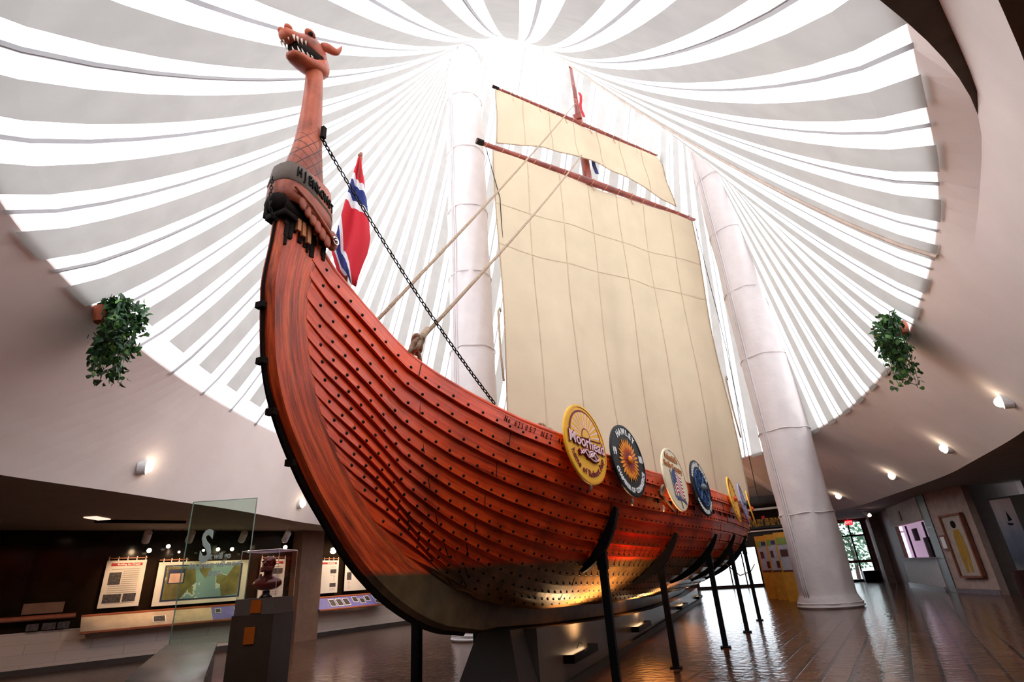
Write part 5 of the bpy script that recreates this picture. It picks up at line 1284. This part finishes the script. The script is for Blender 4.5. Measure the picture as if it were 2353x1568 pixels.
for (az0, az1, lab) in ((-41.5, -36, 'x'),):
    c, n = wall_at(-39.8, 1.2); ld = bpy.data.lights.new('track', 'SPOT'); ld.energy = 130; ld.color = (1, .75, .5); ld.spot_size = math.radians(95); ld.spot_blend = .6; ld.shadow_soft_size = .06
    lo = bpy.data.objects.new('track', ld); COL.objects.link(lo); lo.location = (*c, 2.75); lo.rotation_euler = Vector((-n.x, -n.y, -.9)).to_track_quat('-Z', 'Y').to_euler()
# ceiling slots
mb = MB(); q = [Vector((*wall_at(a, 2.2)[0], 2.97)) for a in (-60, -57, -54)]; mb.tube(q, .05, 4); tag(mb.build('ceiling_slot', M['black']), 'long dark slot diffuser in the low ceiling at left', 'vent')
c, n = wall_at(-60, 2.6); mb = MB(); mb.box((c.x, c.y, 2.965), (.25, .5, .02), rz=.5); tag(mb.build('downlight', emat('dl', (1, .7, .55), 1.3)), 'flat lit downlight in the low ceiling at far left', 'light')
for (x, y, tx, ty, tz, en) in ((-12.2, 6.0, -14.2, 8.6, .2, 90), (-11.6, 10.0, -13.2, 12.0, .2, 70), (-10.8, 5.0, -4.7, 4.9, 1.4, 260), (-11.6, 15.5, -12.8, 15.5, .2, 60)):  # added spots without fixtures, brightening the lower left wall and the bust
    ld = bpy.data.lights.new('added_fill_spot', 'SPOT'); ld.energy = en; ld.color = (1, .6, .38); ld.spot_size = math.radians(70 if en < 200 else 18); ld.spot_blend = .8; ld.shadow_soft_size = .06
    lo = bpy.data.objects.new('added_fill_spot', ld); COL.objects.link(lo); lo.location = (x, y, 2.9); lo.rotation_euler = (Vector((tx, ty, tz))-Vector((x, y, 2.9))).to_track_quat('-Z', 'Y').to_euler()

# pedestal with bust
def polar_pt(az, d): return Vector((math.sin(math.radians(az))*d, math.cos(math.radians(az))*d, 0))
Np = polar_pt(-44.9, 6.55); vdir = polar_pt(-44.9, 1); perp = Vector((vdir.y, -vdir.x, 0))
ph = math.radians(27); fl_ = (-perp*math.cos(ph)+vdir*math.sin(ph)); frr = (perp*math.sin(ph)+vdir*math.cos(ph)); S_ = .41
cc = Np+fl_*S_/2+frr*S_/2; rz = math.atan2(frr.y, frr.x); ztop = 1.25
t = thing('pedestal', 'brown square pedestal with orange plaques carrying the bust', 'pedestal', (cc.x, cc.y, 0))
mb = MB(); mb.box((cc.x, cc.y, .55), (S_+.03, S_+.03, 1.1), rz); mb.build('base', pm('pedestal_base', (.060, .040, .028), .35), t)
mb = MB(); mb.box((cc.x, cc.y, 1.175), (S_+.005, S_+.005, .15), rz); mb.build('cap', pm('pedestal_cap', (.115, .095, .08), .35), t)
Fn = -frr  # left face outward normal is facing the camera
mb = MB(); fr = frame(Np+fl_*S_*.45+Fn*.006+Vector((0, 0, 1.17)), Fn); rect(mb, fr, -.055, .055, -.055, .065, 0, .006); fr = frame(Np+fl_*S_*.52+Fn*.02+Vector((0, 0, .92)), Fn); rect(mb, fr, -.055, .055, -.08, .07, 0, .006)
pieces(mb, 'orange_plaque', pm('plaque_orange', (.42, .10, .01), .3), t)
tc_ = thing('bust_case', 'clear acrylic case over the red bust', 'display case', (cc.x, cc.y, ztop))
hc = .46
mb = MB()
for s in ((1, 0), (-1, 0), (0, 1), (0, -1)):
    off = frr*s[0]*S_/2+fl_*s[1]*S_/2; Mx = Matrix.Rotation(rz, 3, 'Z'); mb.box(cc+off+Vector((0, 0, ztop+hc/2)), (.006 if s[0] else S_, S_ if s[0] else .006, hc), rz)
pieces(mb, 'case_side', M['clear'], tc_)
mb = MB(); mb.box((cc.x, cc.y, ztop+hc), (S_, S_, .012), rz); mb.build('case_top', glassmat('case_top', (.8, .72, .7), .1), tc_)
mb = MB()
for a_ in (-1, 1):
    for b_ in (-1, 1): p = cc+frr*a_*S_/2+fl_*b_*S_/2; mb.tube([p+Vector((0, 0, ztop)), p+Vector((0, 0, ztop+hc))], .004, 4)
for z in (ztop+hc,):
    cs = [cc+frr*a_*S_/2+fl_*b_*S_/2+Vector((0, 0, z)) for a_, b_ in ((-1, -1), (-1, 1), (1, 1), (1, -1), (-1, -1))]; mb.tube(cs, .005, 4)
pieces(mb, 'case_edge', pm('acrylic_edge', (.6, .5, .48), .2), tc_)
# bust
t = thing('bust', 'dark red carved bust of a balding bearded man in an open collar', 'bust', (cc.x, cc.y, ztop))
bf = (-vdir-perp*.55).normalized(); br_ = Vector((-bf.y, bf.x, 0))   # facing left of the camera; br_ = its left
BM = Matrix(((bf.x, br_.x, 0, cc.x), (bf.y, br_.y, 0, cc.y), (0, 0, 1, ztop), (0, 0, 0, 1)))
def bp_(x, y, z): return BM @ Vector((x, y, z))
red = pm('bust_wood', (.16, .022, .016), .35, coat=.3)
mb = MB(); R = []
for z, ax, ay, cx_ in ((0, .065, .065, 0), (.015, .062, .062, 0), (.03, .04, .04, 0), (.07, .036, .036, 0)):
    R.append([bp_(cx_+ax*math.cos(a), ay*math.sin(a), z) for a in [2*PI*k/20 for k in range(20)]])
mb.rings(R); mb.build('socle', pm('socle', (.02, .008, .007), .4), t, smooth=True)
mb = MB(); R = []
for z, ax, ay, cx_ in ((.07, .04, .05, 0), (.085, .07, .12, 0), (.12, .085, .165, 0), (.16, .08, .16, -.0), (.19, .06, .12, -.01), (.205, .045, .07, -.01), (.225, .042, .045, -.005), (.25, .043, .043, 0), (.262, .06, .048, .012), (.28, .072, .055, .016), (.30, .078, .06, .014), (.325, .078, .062, .01), (.35, .078, .064, .004), (.375, .074, .062, -.002), (.395, .06, .05, -.006), (.408, .035, .03, -.008)):
    R.append([bp_(cx_+ax*math.cos(a), ay*math.sin(a), z) for a in [2*PI*k/28 for k in range(28)]])
mb.rings(R); o = mb.build('head_and_shoulders', red, t, smooth=True); subd(o)
mb = MB(); mb.tube([bp_(.082, 0, .352), bp_(.098, 0, .325), bp_(.092, 0, .318)], [.008, .015, .010], 8)
for s in (-1, 1):
    mb.sphere(bp_(.070, s*.027, .343), .012, 7); mb.tube([bp_(.074, s*.01, .357), bp_(.078, s*.028, .361), bp_(.064, s*.046, .355)], .007, 6); mb.sphere(bp_(0, s*.066, .335), .018, 8, sc3=(.8, .5, 1.3))
mb.tube([bp_(.088, -.02, .305), bp_(.094, 0, .307), bp_(.088, .02, .305)], .006, 6); o2 = mb.build('face_features', red, t, smooth=True)
mb = MB(); 
for k in range(30):
    a = -1.3+2.6*(k % 10)/9; z = .262+.014*(k//10); mb.sphere(bp_(.018+.068*math.cos(a), .056*math.sin(a), z), .014, 6)
mb.build('beard', red, t, smooth=True)
mb = MB(); 
for s in (-1, 1): mb.add([bp_(.085, s*.01, .15), bp_(.06, s*.075, .205), bp_(.02, s*.06, .232), bp_(.06, s*.03, .20)], [(0, 1, 2, 3)])
o = mb.build('shirt_collar', red, t); solid(o, .012)

# reading desk with glass panel
g0 = polar_pt(-52.5, 8.0); g1 = polar_pt(-47.35, 7.45); zg0 = .815
t = thing('glass_panel', 'upright green-tinted glass panel etched with a quotation', 'glass panel', tuple((g0+g1)/2+Vector((0, 0, zg0))))
tt0, tt1 = 1.28+.139*8.0, 1.28+.146*7.45
mb = MB(); nn = (g1-g0).cross(Vector((0, 0, 1))).normalized(); nn = nn if nn.dot(-g0) > 0 else -nn
A = [g0+Vector((0, 0, zg0)), g1+Vector((0, 0, zg0)), g1+Vector((0, 0, tt1)), g0+Vector((0, 0, tt0))]; mb.add(A+[p+nn*.012 for p in A], [(4, 5, 6, 7), (0, 3, 2, 1)]); mb.build('pane', M['glass'], t)
mb = MB(); mb.tube([A[0], A[3]], .008, 4); mb.tube([A[2], A[1]], .008, 4); mb.tube([A[3], A[2]], .005, 4); pieces(mb, 'polished_edge', pm('glass_edge', (.28, .36, .33), .2), t)
etch = pm('etched_frost', (.50, .60, .55), .6)
gd = (g1-g0).normalized(); fr0 = lambda f, z: frame(g0.lerp(g1, f)+nn*.016+Vector((0, 0, z)), nn)
mb = MB(); put_text(mb, 'S', .50, fr0(.33, 1.84), .003, .012, sx=.7)
put_text(mb, 'o it will go', .10, fr0(.52, 1.73), .002, .002, sx=.85); put_text(mb, 'the dream will move', .10, fr0(.50, 1.64), .002, .002, sx=.85); put_text(mb, 'them', .10, fr0(.52, 1.55), .002, .002, sx=.85); mb.build('etched_lettering', etch, t)
t = thing('reading_desk', 'grey-brown slanted console with rounded front edge below the glass panel', 'console', tuple(((g0+g1)/2).xyz))
f0 = polar_pt(-55.2, 6.6); f1 = polar_pt(-49.6, 6.0); b0, b1 = g0-gd*.03, polar_pt(-49.0, 7.62)
mb = MB(); prof = [(0, .80), (.35, .74), (.7, .68), (.92, .62), (.99, .56), (1.0, .4), (.98, .1), (.97, 0)]
rows = []
for f, z in prof: rows.append([(b0.lerp(f0, f)).to_3d()+Vector((0, 0, z)), (b0.lerp(f0, f)).lerp(b1.lerp(f1, f), .5)+Vector((0, 0, z)), (b1.lerp(f1, f))+Vector((0, 0, z))])
mb.grid(rows); o = mb.build('slanted_top', pm('laminate_grey', (.17, .13, .105), .35), t, smooth=True); solid(o, .03)
mb = MB(); bb = [(b0.lerp(f0, .1)), (b0.lerp(f0, .9)), (b1.lerp(f1, .9)), (b1.lerp(f1, .1))]
mb.add([p+Vector((0, 0, 0)) for p in bb]+[p+Vector((0, 0, .6 if i in (1, 2) else .72)) for i, p in enumerate(bb)], [(0, 1, 5, 4), (1, 2, 6, 5), (2, 3, 7, 6), (3, 0, 4, 7), (4, 5, 6, 7)]); mb.build('plinth', pm('console_base', (.06, .045, .038), .5), t)

GROUPS = dict(wrapped_column='fabric-wrapped columns', round_shield='round shields along the gunwale', hull_prop='black props holding up the hull', uplight_fixture='trough uplights on the plinth', wall_lamp='round lamps on the drum wall', hanging_banner='hanging exhibit banners', track_light='white track lights over the exhibits', reflection_spot='stand-ins for lamp reflections over the exhibits', display_desk='slanted display desks', hanging_plant='trailing ivy plants on the drum rim', peg='white pegs on the hull', yard='wooden yards', pennant='small pennants at the mast', small_photo='small dark photos below the left rail', tree='trees outside the glass door', exhibit_stand='yellow standing display panels')
for o in COL.objects:
    if o.parent is None and 'category' in o.keys():
        g = GROUPS.get(o.name.split('.')[0])
        if g: o['group'] = g
